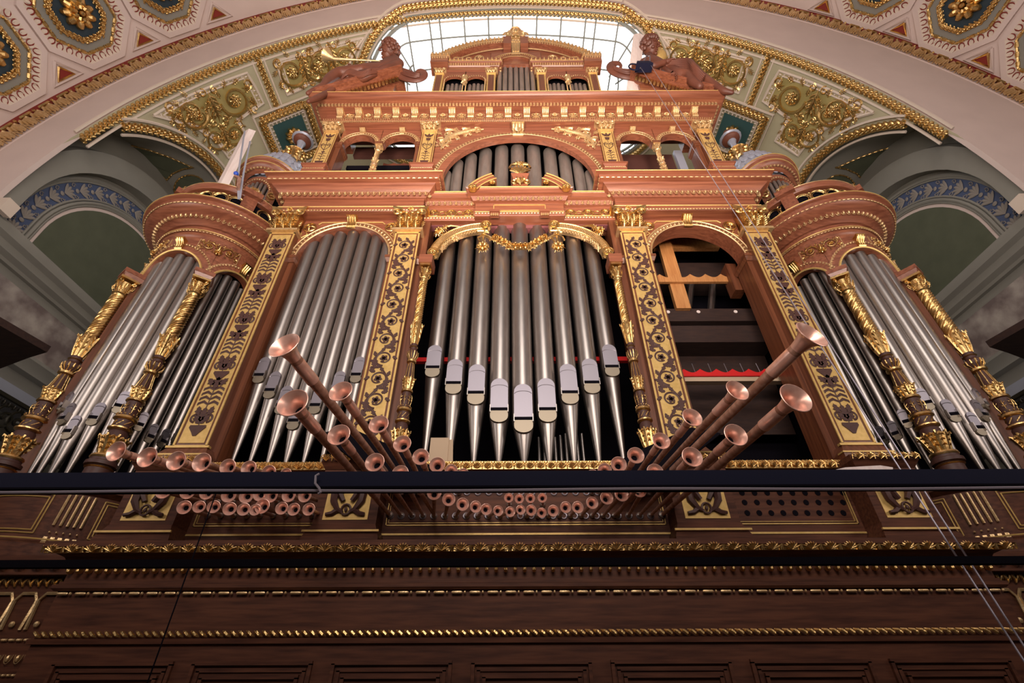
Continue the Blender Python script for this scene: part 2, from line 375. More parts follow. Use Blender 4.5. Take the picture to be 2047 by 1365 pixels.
def vine_candel(W, H, th, n):
    m = M(); st = H / n
    m.tube([(0, -th * .5, 0), (0, -th * .5, H)], 0.007, 4, flat=.5, up=(0, 1, 0))
    for k in range(n):
        z = k * st
        if k % 2 == 0:
            m.prism([(-.02, z), (.02, z), (.05, z + st * .10), (W * .32, z + st * .28), (W * .30, z + st * .36), (-W * .30, z + st * .36), (-W * .32, z + st * .28), (-.05, z + st * .10)], -th, 0)
            for s in (-1, 1):
                sp_ = spiral((s * W * .24, z + st * .62), W * .20, W * .05, -PI / 2, 1.2 * s, 18)
                m.tube([(p[0], -th * .6, p[2]) for p in sp_], 0.015, 4, flat=.4, up=(0, 1, 0))
                m.add(leafflat(st * .40, W * .16, th, 3), xz(None, (s * .01, 0, z + st * .42), -s * .55))
                m.add(leafflat(st * .34, W * .15, th, 3), xz(None, (s * W * .20, 0, z + st * .70), -s * .2))
            m.add(leafflat(st * .52, W * .18, th, 4), xz(None, (0, 0, z + st * .5)))
        else:
            for j in range(4):
                for s in (-1, 1):
                    c = z + st * (.1 + j * .18); pts = [(0, -th * .5, c), (s * W * .20, -th * .5, c + st * .10), (s * W * .38, -th * .5, c + st * .03), (s * W * .40, -th * .5, c - st * .04)]
                    m.tube(pts, [.012, .022, .018, .006], 4, flat=.3, up=(0, 1, 0))
            for s in (-1, 1): m.add(leafflat(st * .34, W * .17, th, 3), xz(None, (s * W * .12, 0, z + st * .82), -s * .7))
            m.add(leafflat(st * .45, W * .20, th, 4), xz(None, (0, 0, z + st * .7)))
    return m
def capital(w, h, d):
    """composite capital for a pilaster of width w: base centre at origin, front towards -y"""
    m = M(); yb = 0.0
    m.box(-w * .54, w * .54, -d * .62, d * .5, 0, h * .07)
    m.frus((0, 0), w * .40, d * .42, w * .46, d * .50, h * .07, h * .88)
    for row, (n, z, L) in enumerate(((3, h * .07, h * .40), (4, h * .24, h * .42))):
        for k in range(n):
            x = (k - (n - 1) / 2) * w * .92 / n
            m.add(leafrel(L, w * .17, d * .42), Matrix.Translation((x, -d * (.46 + .04 * row), z)) @ Matrix.Rotation(.16, 4, 'X'))
            m.ball((x, -d * (.82 + .12 * row), z + L * .93), (w * .085, d * .14, h * .055), 7, 4)
    for s in (-1, 1):
        for y in (-d * .86,):
            m.tube([(p[0], y - .0, p[2]) for p in spiral((s * w * .49, h * .72), w * .20, w * .03, PI if s > 0 else 0, 1.7 * -s, 26)], [w * .055 - w * .028 * i / 26 for i in range(27)], 6)
            m.tube([(s * w * .02, y, h * .58), (s * w * .16, y, h * .72), (s * w * .30, y, h * .74)], w * .035, 5)
        m.ball((s * w * .47, -d * .74, h * .76), w * .05, 7, 5)
        m.add(leafrel(h * .45, w * .13, d * .25, 4), Matrix.Translation((s * w * .58, -d * .3, h * .1)) @ Matrix.Rotation(-s * .9, 4, 'Z') @ Matrix.Rotation(0, 4, 'X'))
    pts = [(-w * .70, h * .88), (w * .70, h * .88), (w * .74, h), (-w * .74, h)]
    n = 10; top = [(-w * .72 + w * 1.44 * i / n, -d * .92 + d * .26 * math.sin(PI * i / n)) for i in range(n + 1)]
    b = len(m.v)
    for z, e in ((h * .87, .94), (h * .93, 1.0), (h, 1.0)):
        m.v += [(x * e, y * e, z) for x, y in top] + [(w * .72 * e, d * .5, z), (-w * .72 * e, d * .5, z)]
    q = n + 3
    for r in range(2):
        for i in range(q): j = (i + 1) % q; m.f.append((b + r * q + i, b + r * q + j, b + (r + 1) * q + j, b + (r + 1) * q + i))
    m.f += [tuple(b + i for i in reversed(range(q))), tuple(b + 2 * q + i for i in range(q))]
    m.add(rosette(w * .14, d * .2, 6), Matrix.Translation((0, -d * .72, h * .90)))
    m.add(leafrel(h * .3, w * .08, d * .15, 3), Matrix.Translation((0, -d * .70, h * .52)))
    return m
def console(w, h, d):
    """scroll bracket, top at z=h, back at y=0"""
    m = M(); side = [(0, 0), (-d * .25, 0), (-d * .38, h * .10), (-d * .30, h * .30), (-d * .45, h * .55), (-d * .85, h * .72), (-d, h * .88), (-d, h), (0, h)]
    b = len(m.v); n = len(side)
    for x in (-w / 2, w / 2): m.v += [(x, y, z) for y, z in side]
    m.f += [tuple(b + i for i in range(n)), tuple(b + n + i for i in reversed(range(n)))] + [(b + i, b + n + i, b + n + (i + 1) % n, b + (i + 1) % n) for i in range(n)]
    for k in (-1, 0, 1): m.tube([(k * w * .28, -d * .40, h * .12), (k * w * .28, -d * .42, h * .4), (k * w * .28, -d * .75, h * .66), (k * w * .28, -d * 1.0, h * .86)], w * .09, 5)
    m.box(-w * .6, w * .6, -d * 1.08, 0, h * .9, h)
    return m
def acan_cup(r0, r1, h, n=7):
    m = M(); m.lathe([(r0, 0), (r0 * 1.15, h * .15), ((r0 + r1) / 2, h * .5), (r1, h * .85), (r1 * .85, h)], 14)
    for k in range(n):
        a = 2 * PI * k / n; l = M()
        l.tube([(r0, 0, 0), (r0 * 1.25, 0, h * .25), ((r0 + r1) * .55, 0, h * .6), (r1 * 1.08, 0, h * .92), (r1 * 1.30, 0, h * .98), (r1 * 1.3, 0, h * .88)], [r1 * .10, r1 * .17, r1 * .2, r1 * .17, r1 * .12, r1 * .04], 5)
        for s in (-1, 1):
            for t in (.3, .55, .8): q = r0 + (r1 - r0) * t; l.tube([(q * 1.15, 0, h * t), (q * 1.13, s * r1 * .25, h * (t + .1)), (q * 1.1, s * r1 * .36, h * (t + .2))], [r1 * .08, r1 * .12, r1 * .03], 4)
        m.add(l, Matrix.Rotation(a, 4, 'Z'))
    return m
def column_parts(H, r):
    """richly turned column of height H; returns gold and wood meshes, base at origin"""
    g = M(); wd = M()
    Z = lambda t: t * H
    wd.lathe([(r * 1.9, 0), (r * 1.9, Z(.015)), (r * 1.6, Z(.02)), (r * 1.6, Z(.03))], 18)
    g.lathe([(r * 1.65, Z(.03)), (r * 1.75, Z(.037)), (r * 1.65, Z(.045))], 18)
    g.add(acan_cup(r * .9, r * 1.55, Z(.085), 9), Matrix.Translation((0, 0, Z(.045))))
    wd.lathe([(r * 1.2, Z(.10)), (r * 1.25, Z(.155)), (r * 1.05, Z(.165))], 16)
    g.lathe([(r * 1.2, Z(.165)), (r * 1.55, Z(.170)), (r * 1.55, Z(.176)), (r * 1.1, Z(.182))], 18)
    wd.lathe([(r * 1.15, Z(.18)), (r * 1.15, Z(.215))], 16)
    for k in range(8): g.tube([(r * 1.17 * math.cos(a), r * 1.17 * math.sin(a), Z(z)) for a, z in ((k * PI / 4, .187), (k * PI / 4 + .6, .208))], r * .10, 5)
    g.lathe([(r * 1.2, Z(.215)), (r * 1.55, Z(.221)), (r * 1.45, Z(.232)), (r * 1.1, Z(.236))], 18)
    for k in range(16): g.ball((r * 1.35 * math.cos(k * PI / 8), r * 1.35 * math.sin(k * PI / 8), Z(.24)), r * .14, 5, 4)
    wd.lathe([(r * 1.0, Z(.235)), (r * 1.0, Z(.31))], 16)
    for k in range(7): g.add(leafrel(Z(.055), r * .36, r * .3, 3), Matrix.Rotation(k * 2 * PI / 7, 4, 'Z') @ Matrix.Translation((0, -r * 1.0, Z(.25))))
    g.lathe([(r * .8, Z(.31)), (r * 1.25, Z(.315)), (r * 1.2, Z(.325)), (r * .7, Z(.33))], 16)
    g.add(acan_cup(r * .75, r * 1.15, Z(.06), 6), Matrix.Translation((0, 0, Z(.325))))
    wd.lathe([(r * 1.0, Z(.37)), (r * .62, Z(.47))], 14)
    for k in range(8): a = k * PI / 4; g.tube([(r * 1.02 * math.cos(a), r * 1.02 * math.sin(a), Z(.38)), (r * .64 * math.cos(a), r * .64 * math.sin(a), Z(.465))], r * .10, 5)
    g.lathe([(r * .6, Z(.465)), (r * 1.05, Z(.472)), (r * 1.05, Z(.482)), (r * .6, Z(.49))], 16)
    wd.lathe([(r * .6, Z(.485)), (r * 1.15, Z(.51)), (r * 1.2, Z(.525)), (r * .8, Z(.54))], 16)
    for k in range(12): a = k * PI / 6; g.tube([(r * .7 * math.cos(a), r * .7 * math.sin(a), Z(.488)), (r * 1.18 * math.cos(a), r * 1.18 * math.sin(a), Z(.508)), (r * 1.24 * math.cos(a), r * 1.24 * math.sin(a), Z(.527))], [r * .06, r * .13, r * .10], 5)
    wd.lathe([(r * .75, Z(.54)), (r * .75, Z(.575))], 14); g.lathe([(r * .7, Z(.552)), (r * .98, Z(.557)), (r * .7, Z(.563))], 16)
    g.add(acan_cup(r * .72, r * 1.25, Z(.12), 6), Matrix.Translation((0, 0, Z(.575))))
    g.lathe([(r * .86, Z(.68)), (r * .84, Z(.98)), (r * .95, Z(.985)), (r * .95, Z(1.0))], 16)
    for k in range(9):
        n = 44; g.tube([(r * .90 * math.cos(a), r * .90 * math.sin(a), Z(.685 + .295 * i / n)) for i, a in [(i, k * 2 * PI / 9 + 13.5 * i / n * (H / 3.3)) for i in range(n + 1)]], r * .13, 5)
    return g, wd
def roundcap(r, h):
    """small composite capital round a shaft of radius r, base at origin"""
    m = M(); m.lathe([(r, 0), (r * 1.2, h * .05), (r, h * .1), (r * 1.15, h * .75)], 14)
    for row, (n, z, L) in enumerate(((6, h * .08, h * .42), (6, h * .3, h * .45))):
        for k in range(n): m.add(leafrel(L, r * .42, r * .4, 4), Matrix.Rotation((k + row * .5) * 2 * PI / n, 4, 'Z') @ Matrix.Translation((0, -r * 1.05, z)) @ Matrix.Rotation(.22, 4, 'X'))
    for k in range(4):
        T = Matrix.Rotation(k * PI / 2 + PI / 4, 4, 'Z')
        v = M().tube([(p[0], 0, p[2]) for p in spiral((r * 1.45, h * .76), r * .42, r * .1, PI, -1.4, 18)], r * .12, 5); m.add(v, T)
    m.box(-r * 1.5, r * 1.5, -r * 1.5, r * 1.5, h * .88, h)
    return m

def spl(P, n=5):
    """smooth curve through the points"""
    P = [Vector(p) for p in P]; q = [P[0] * 2 - P[1]] + P + [P[-1] * 2 - P[-2]]; r = []
    for i in range(1, len(q) - 2):
        for k in range(n):
            t = k / n; a, b, c, d = q[i - 1:i + 3]; r.append(.5 * ((2 * b) + (c - a) * t + (2 * a - 5 * b + 4 * c - d) * t * t + (3 * b - a - 3 * c + d) * t ** 3))
    return r + [P[-1]]
def spr(R, n=5): return [R[i] + (R[i + 1] - R[i]) * k / n for i in range(len(R) - 1) for k in range(n)] + [R[-1]]
# ================================================================ THE ROOM
XB, ZB, RB = -0.085, 10.61, 12.41          # organ bay barrel vault (axis along Y)
XA, ZA, RA = 0.765, 10.83, 15.23           # coffered barrel over the nave
YA = 6.8; YE = 14.6; XWL, XWR = -12.98, 12.81
YL, RL, ZL = 10.3, 3.5, 13.3               # cross vault of the side bays (axis along X)
def cyl_hit(px, py, xc, zc, R):
    d = ray(px, py); a = d[0] ** 2 + d[2] ** 2; ox = CAM[0] - xc; oz = CAM[2] - zc
    b = ox * d[0] + oz * d[2]; c = ox * ox + oz * oz - R * R; k = (-b + math.sqrt(b * b - a * c)) / a
    return Vector((CAM[0] + d[0] * k, d[1] * k, CAM[2] + d[2] * k))
def uv(px, py, xc=XB, zc=ZB, R=RB):
    h = cyl_hit(px, py, xc, zc, R); return (R * math.atan2(h.x - xc, h.z - zc), h.y)
def vm(s, y, h=0.0, xc=XB, zc=ZB, R=RB):
    a = s / R; return Vector((xc + (R - h) * math.sin(a), y, zc + (R - h) * math.cos(a)))
def vmA(s, y, h=0.0): return vm(s, y, h, XA, ZA, RA)
def ztop(y): return ZL + math.sqrt(max(0, RL * RL - (y - YL) ** 2)) * 1.0
def grid(m, fn, us, vs_, skip=None):
    b = len(m.v); n = len(vs_)
    for u in us:
        for v in vs_: m.v.append(tuple(fn(u, v)))
    for i in range(len(us) - 1):
        for j in range(n - 1):
            if skip and skip(us[i], us[i + 1], vs_[j], vs_[j + 1]): continue
            m.f.append((b + i * n + j, b + i * n + j + 1, b + (i + 1) * n + j + 1, b + (i + 1) * n + j))
    return m
lin = lambda a, b, n: [a + (b - a) * i / n for i in range(n + 1)]
# skylight outline in unwrapped vault coordinates
LBC = RB * math.radians(15.2); LBR = 3.05; SY0, SY1 = 7.0, 12.9; SYC = 9.95
def insky(s, y): return (abs(s) < LBC + .4 and SY0 < y < SY1) or ((abs(s) - LBC) ** 2 + (y - SYC) ** 2 < LBR ** 2 and abs(s) >= LBC)
m = M()
ys = lin(YA, YE, 52)
def smax(y): 
    z = ztop(min(max(y, YL - RL), YL + RL)); return RB * math.acos(max(-1, min(1, (z - ZB) / RB)))
def vf(t, y): s = -smax(y) + 2 * smax(y) * t; return vm(s, y)
grid(m, lambda t, y: vf(t, y), lin(0, 1, 150), ys, lambda a, b, y0, y1: any(insky(-smax(y) + 2 * smax(y) * t, y) for t in (a, b) for y in (y0, y1)))
ceil_ = struct('ceiling', m, OLIVE)
m = M()
for XW, sg in ((XWL, -1), (XWR, 1)):
    def sf(t, y, XW=XW, sg=sg):
        z = ztop(min(max(y, YL - RL), YL + RL)); x = XB + sg * RB * math.sin(math.acos((z - ZB) / RB)); return (x + (XW - x) * t, y, z)
    grid(m, sf, lin(0, 1, 6), ys)
struct('ceiling_side_vaults', m, GREY)
m = M(); aa = [math.radians(a) for a in lin(-88, 88, 90)]
grid(m, lambda a, y: (XA + RA * math.sin(a), y, ZA + RA * math.cos(a)), aa, lin(-10.0, YA, 30))
struct('ceiling_nave', m, PINK)
# arch wall between the two vaults, with the piers below it
m = M(); b = 0
for i in range(91):
    a = math.radians(-90 + 2 * i)
    for y in (YA, YA + .12):
        m.v.append((XA + RA * math.sin(a), y, ZA + RA * math.cos(a))); m.v.append((XB + RB * math.sin(a), y, ZB + RB * math.cos(a)))
for i in range(90):
    q = i * 4; m.f += [(q, q + 1, q + 5, q + 4), (q + 2, q + 6, q + 7, q + 3), (q + 1, q + 3, q + 7, q + 5)]
m.box(XA - RA - 4, XB - RB, YA, YA + .12, -.2, ZB + .0).box(XA - RA - 4, XA - RA + .05, YA, YA + .12, ZB - .05, ZB + .9).box(XA + RA - .05, XA + RA + 4, YA, YA + .12, ZB - .05, ZB + .9).box(XB + RB, XA + RA + 4, YA, YA + .12, -.2, ZB + .0)
struct('trim_arch', m, PINK)
# ---- mouldings of the great arch
apts = lambda R, y, xc=XA, zc=ZA, a0=-86, a1=86, n=180: [Vector((xc + R * math.sin(math.radians(a)), y, zc + R * math.cos(math.radians(a)))) for a in lin(a0, a1, n)]
dn = Vector((0, -1, 0))
tg = thing('trim_1', None, None, (0, YA, 20)); tg['kind'] = 'structure'
gm = M().tube(apts(RA - .03, YA - .07), .085, 6); ob('red_fillet', gm, REDP, tg, label='dark red painted fillet')
ob('bead_chain', along(apts(RA - .13, YA - .12), dn, u_bead(.62, .05), .62), GOLD, tg)
gm = M(); us = u_shell(.40, .58, .14); us.v = [(-x, y, -z) for x, y, z in us.v]; gm.add(along(apts(RA - .44, YA - .02), dn, us, .38)); ob('acanthus_band', gm, GPALE, tg)
bk = M(); A_ = apts(RA - .18, YA - .01); B_ = apts(RA - .68, YA - .01)
bk.strip([(p.x, p.z) for p in A_], [(p.x, p.z) for p in B_], YA - .03, YA); ob('backing', bk, PINK, tg)
NTRIM = [1]
def garland(name, label, pts, nrm, r=.13, fil=True, mat=GOLD, group=None, fmat=CREAM):
    NTRIM[0] += 1; t = thing('trim_%d' % NTRIM[0], None, None, tuple(pts[len(pts) // 2])); t['kind'] = 'structure'
    g = M().tube(pts, r * .7, 6); g.add(along(pts, nrm, u_garland(r * 1.5, r), r * 1.25)); ob('leaf_garland', g, mat, t)
    if fil:
        f = M()
        for s in (-1, 1):
            q = []
            for i, p in enumerate(pts):
                T = (pts[min(i + 1, len(pts) - 1)] - pts[max(i - 1, 0)]).normalized(); N = nrm(p) if callable(nrm) else Vector(nrm)
                q.append(p + N.cross(T).normalized() * s * r * 1.75)
            f.tube(q, r * .33, 5)
        ob('fillet', f, fmat, t)
    return t
nin = lambda p: Vector((XB - p.x, 0, ZB - p.z)).normalized()
E_ = RB * math.radians(75)
garland('leaf_garland_moulding', 'long gilded leaf garland along the front edge of the green vault', [vm(s, YA + .16) for s in lin(-E_, E_, 150)], nin, .13)
for sg, nm in ((-1, 'left'), (1, 'right')):
    pts = []
    for y in lin(YL - RL + .42, YL + RL - .3, 60): s = smax(y) * sg; pts.append(vm(s, y, .02))
    garland('leaf_garland_moulding', 'curved gilded leaf garland above the %s side arch of the vault' % nm, pts, lambda p, sg=sg: Vector((-sg * .6, 0, -.8)), .14)
    s46 = sg * RB * math.radians(46)
    garland('leaf_garland_moulding', 'short gilded leaf rib between the vault panels on the %s' % nm, [vm(s46, y) for y in lin(YA + .3, 8.95, 14)], nin, .12)
# ---- skylight
m = M(); pts = []
def outl(k=0.0):
    q = []; R = LBR + k; a0 = math.acos(min(1, (SYC - SY0 - 0.25) / LBR))
    for sg in (1, -1):
        for i in range(29):
            a = -PI * .5 + a0 * .55 + (PI - 1.1 * a0) * i / 28
            if sg < 0: a = PI - a if False else a
            q.append((sg * (LBC + R * math.cos(a)), SYC + R * math.sin(a)) if sg > 0 else (-(LBC + R * math.cos(-a)), SYC + R * math.sin(-a)))
        e = LBC + .35
        if sg > 0: q += [(e, SY1 + k), (0, SY1 + k), (-e, SY1 + k)]
        else: q += [(-e, SY0 - k), (-e * .5, SY0 - k), (0, SY0 - k), (e * .5, SY0 - k), (e, SY0 - k)]
    return q
O_ = outl(); O_ = O_ + [O_[0]]
def dens(q, st=.2):
    r = []
    for (a, b) in zip(q[:-1], q[1:]):
        n = max(1, int(math.hypot(b[0] - a[0], b[1] - a[1]) / st)); r += [(a[0] + (b[0] - a[0]) * i / n, a[1] + (b[1] - a[1]) * i / n) for i in range(n)]
    return r + [q[-1]]
win = thing('window_1', None, None, (0, SYC, 22.9)); win['kind'] = 'structure'
g = M(); grid(g, lambda s, y: vm(s, y, -.04), lin(-LBC - LBR - .1, LBC + LBR + .1, 60), lin(SY0 - .1, SY1 + .1, 34), lambda a, b, c, d: not any(insky(u, v) for u in (a, b) for v in (c, d)))
ob('glass_panes', g, GLASS, win, label='bright frosted skylight glass')
fr = M(); od = dens(O_, .15); fr.tube([vm(s, y, .03) for s, y in od], .07, 6)
for k in (.16,): fr.tube([vm(s, y, .04) for s, y in dens(outl(k) + [outl(k)[0]], .2)], .045, 5)
ob('window_frame', fr, BARM, win)
bar = M()
for sg in (-1, 1):
    for x in (LBC + .02, LBC + .9): bar.tube([vm(sg * x, y, .02) for y in lin(SYC - math.sqrt(max(0.1, LBR ** 2 - (x - LBC) ** 2)), SYC + math.sqrt(max(.1, LBR ** 2 - (x - LBC) ** 2)), 20)], .035, 5)
    for R in (1.35, 2.2): bar.tube([vm(sg * (LBC + .9 + (R - .9) * math.cos(a)), SYC + R * math.sin(a), .02) for a in lin(-PI / 2, PI / 2, 24)], .035, 5)
    for a in (-1.15, -.72, -.3, .3, .72, 1.15): bar.tube([vm(sg * (LBC + .5 + r * math.cos(a)), SYC + r * 1.02 * math.sin(a), .02) for r in lin(.9, LBR - .4, 6)], .035, 5)
for k in range(-3, 4): bar.tube([vm(k * .97, y, .02) for y in lin(SY0, SY1, 20)], .035, 5)
for y in (7.75, 8.85, 9.95, 11.05, 12.1): bar.tube([vm(s, y, .02) for s in lin(-LBC - .9, LBC + .9, 30)], .035, 5)
ob('glazing_bars', bar, BARM, win)
q = dens(outl(.42) + [outl(.42)[0]], .2)
garland('leaf_garland_moulding', 'gilded leaf garland framing the bright skylight', [vm(s, y, .03) for s, y in q], nin, .13)
# ---- vault panels with gilded relief
def panel(label, pts, mir, gname, feats):
    """pts: pixel outline traced in the photograph's left half, mapped on the vault; mir: same panel on the right"""
    U = [uv(*p) for p in pts]; cs = sum(u[0] for u in U) / len(U); cy = sum(u[1] for u in U) / len(U); sx = -1 if mir else 1
    P = lambda s, y, h=0: vm(sx * s, y, h)
    t = thing('relief_panel', label, 'ceiling panel', tuple(P(cs, cy)), gname)
    d = dens(U + [U[0]], .25); g = M(); b = 0
    def inset(k): return [(u[0] + (cs - u[0]) * k, u[1] + (cy - u[1]) * k) for u in d]
    g.v = [tuple(P(u[0], u[1], .05)) for u in d] + [tuple(P(u[0], u[1], .05)) for u in inset(.5)] + [tuple(P(cs, cy, .05))]
    n = len(d); g.f = [(i, (i + 1) % n, n + (i + 1) % n, n + i) for i in range(n - 1)] + [(n + i, n + (i + 1) % n, 2 * n) for i in range(n - 1)]
    ob('ground', g, OLIVE2, t, smooth=80)
    P3 = [P(u[0], u[1], .05) for u in d]
    ob('border', M().tube(P3, .05, 5).tube([P(u[0], u[1], .05) for u in inset(.13)], .03, 5).add(along([P(u[0], u[1], .04) for u in inset(.065)], nin, u_egg(.17, .16, .035), .17)), CREAM, t, label='cream egg and dart border')
    r = M()
    for (kx, ky, W_, H_, a) in feats:
        c = uv(kx, ky); q = scrollpair(W_, H_, .10)
        q.map(lambda x, y, z, c=c, a=a: P(c[0] + x * math.cos(a) - z * math.sin(a), c[1] + x * math.sin(a) + z * math.cos(a), .05 - y)); r.add(q)
    ob('gilt_relief', r, GOLD, t)
pA = [(305, 230), (350, 203), (420, 172), (492, 145), (510, 175), (525, 205), (500, 222), (475, 240), (487, 262), (500, 285), (455, 315), (430, 280), (395, 258), (350, 242)]
pB = [(549, 122), (610, 105), (670, 88), (727, 74), (712, 95), (700, 120), (690, 160), (660, 168), (640, 160), (622, 164), (598, 178), (573, 189), (562, 158)]
for mir, nm in ((0, 'left'), (1, 'right')):
    panel('gilt scrollwork panel with bird and rosette beside the %s side arch' % nm, pA, mir, 'gilt relief panels of the vault', [(425, 212, 3.0, 1.35, 0.12), (448, 272, 1.35, 1.0, .2), (375, 232, 1.3, .7, .45)])
    panel('gilt scrollwork panel behind the %s reclining angel' % nm, pB, mir, 'gilt relief panels of the vault', [(608, 138, 2.0, 1.35, .08), (665, 118, 1.7, 1.3, .1)])
# ---- square rosette coffers
for sg, nm in ((-1, 'left'), (1, 'right')):
    s0 = sg * RB * math.radians(45.2); y0 = 9.95
    t = thing('square_coffer', 'square teal ceiling coffer with gold rosette beside the %s tower finial' % nm, 'ceiling coffer', tuple(vm(s0, y0)), 'square rosette coffers')
    def sq(k, h): return [vm(s0 + a * k, y0 + b * k, h) for a, b in ((-1, -1), (1, -1), (1, 1), (-1, 1), (-1, -1))]
    def dd(q): return [a.lerp(b, i / 8) for a, b in zip(q[:-1], q[1:]) for i in range(8)] + [q[-1]]
    g = M(); g.v = [tuple(p) for p in sq(.62, .02)[:4]]; g.f = [(0, 1, 2, 3)]; ob('field', g, TEAL, t, smooth=0)
    g = M().tube(dd(sq(.95, .05)), .11, 6).add(along(dd(sq(.95, .05)), nin, u_garland(.2, .14), .17)); ob('garland_frame', g, GOLD, t)
    g = M().tube(sq(1.18, .03), .05, 5).tube(sq(.76, .05), .05, 5); ob('fillet', g, CREAM, t)
    ob('leaf_border', along(dd(sq(.68, .05)), nin, u_egg(.16, .14, .04, False), .16), CREAM, t)
    r = rosette(.36, .26, 10); r.map(lambda x, y, z: vm(s0 + x, y0 + z, -y + .02)); ob('rosette', r, GOLD, t)
# ---- octagonal coffers of the nave arch
def octo(c, w, h, label, big=True):
    t = thing('octagonal_coffer', label, 'ceiling coffer', tuple(vmA(*c)), 'octagonal coffers of the nave arch')
    k = .41
    def oc(f, hh): return [vmA(c[0] + x * f * w, c[1] + y * f * h, hh) for x, y in ((-1, -k), (-k, -1), (k, -1), (1, -k), (1, k), (k, 1), (-k, 1), (-1, k), (-1, -k))]
    def dd(q): return [a.lerp(b, i / 6) for a, b in zip(q[:-1], q[1:]) for i in range(6)] + [q[-1]]
    nA = lambda p: Vector((XA - p.x, 0, ZA - p.z)).normalized()
    def band(f0, h0, f1, h1, mat, name):
        a = oc(f0, h0); b = oc(f1, h1); g = M(); g.v = [tuple(p) for p in a[:8] + b[:8]]; g.f = [(i, (i + 1) % 8, 8 + (i + 1) % 8, 8 + i) for i in range(8)]; return ob(name, g, mat, t, smooth=0)
    band(1.12, .10, 1.0, .10, PINK, 'outer_rim'); band(1.12, .10, 1.12, 0, PINK, 'rim_side'); band(1.0, .10, .82, .02, CREAM, 'sloped_band')
    band(.82, .02, .58, .02, GREY, 'inner_band'); band(.58, .02, .52, -.0, GREY, 'step')
    g = M(); g.v = [tuple(p) for p in oc(.53, .025)[:8]]; g.f = [tuple(range(8))]; ob('field', g, NAVY, t, smooth=0)
    ob('raised_eggs', along(dd(oc(.91, .06)), nA, M().ball((0, 0, 0), (.055, .035, .085), 8, 5).ball((.12, 0, 0), (.018, .02, .07), 5, 4), .24), CREAM, t)
    e = M()
    e.add(along(dd(oc(.93, .062)), nA, M().tube([(.075 * math.cos(a), .02, .10 * math.sin(a)) for a in lin(0, 2 * PI, 10)], .016, 4), .24)); ob('red_outlines', e, REDP, t)
    ob('gold_bead_frame', M().tube(oc(.80, .05), .035, 5).add(along(dd(oc(.80, .05)), nA, u_bead(.26, .05), .26)), GOLD, t)
    ob('gold_leaf_frame', M().tube(oc(.55, .06), .06, 5).add(along(dd(oc(.55, .06)), nA, u_garland(.13, .09), .12)), GOLD, t)
    r = rosette(.46, .30, 9); r.map(lambda x, y, z: vmA(c[0] + x, c[1] + z, -y + .02)); ob('rosette', r, GOLD, t)
for s_, lab in ((-17.0, 'large octagonal coffer with gold rosette at top left'), (-19.73, 'octagonal coffer cut by the left edge of the photo'), (-14.27, 'octagonal coffer touching the top edge, left of the skylight'),
                (15.92, 'large octagonal coffer with gold rosette at top right'), (18.68, 'octagonal coffer cut by the right edge of the photo'), (13.17, 'octagonal coffer touching the top edge, right of the skylight')):
    octo((s_, 5.12 if s_ < 0 else 5.3), 1.19, 1.22, lab)
def tri(s0, label):
    t = thing('triangular_coffer', label, 'ceiling coffer', tuple(vmA(s0, 6.3)), 'small triangular coffers')
    T = lambda f, h: [vmA(s0 + x * f, (6.30 if s0 < 0 else 6.42) + y * f, h) for x, y in ((0, -.36), (.50, .17), (-.50, .17), (0, -.36))]
    ob('rim', M().tube(T(.95, .03), .05, 4), PINK, t); ob('gold_edge', M().tube(T(.55, .04), .04, 4), GOLD, t)
    g = M(); g.v = [tuple(p) for p in T(.55, .03)[:3]]; g.f = [(0, 1, 2)]; ob('field', g, REDP, t, smooth=0)
for s_, lab in ((-18.36, 'small red triangle coffer lowest on the left'), (-15.63, 'small red triangle coffer second from the left edge'), (-12.9, 'small red triangle coffer third from the left edge'),
                (17.30, 'small red triangle coffer lowest on the right'), (14.54, 'small red triangle coffer second from the right edge'), (11.78, 'small red triangle coffer third from the right edge')):
    tri(s_, lab)
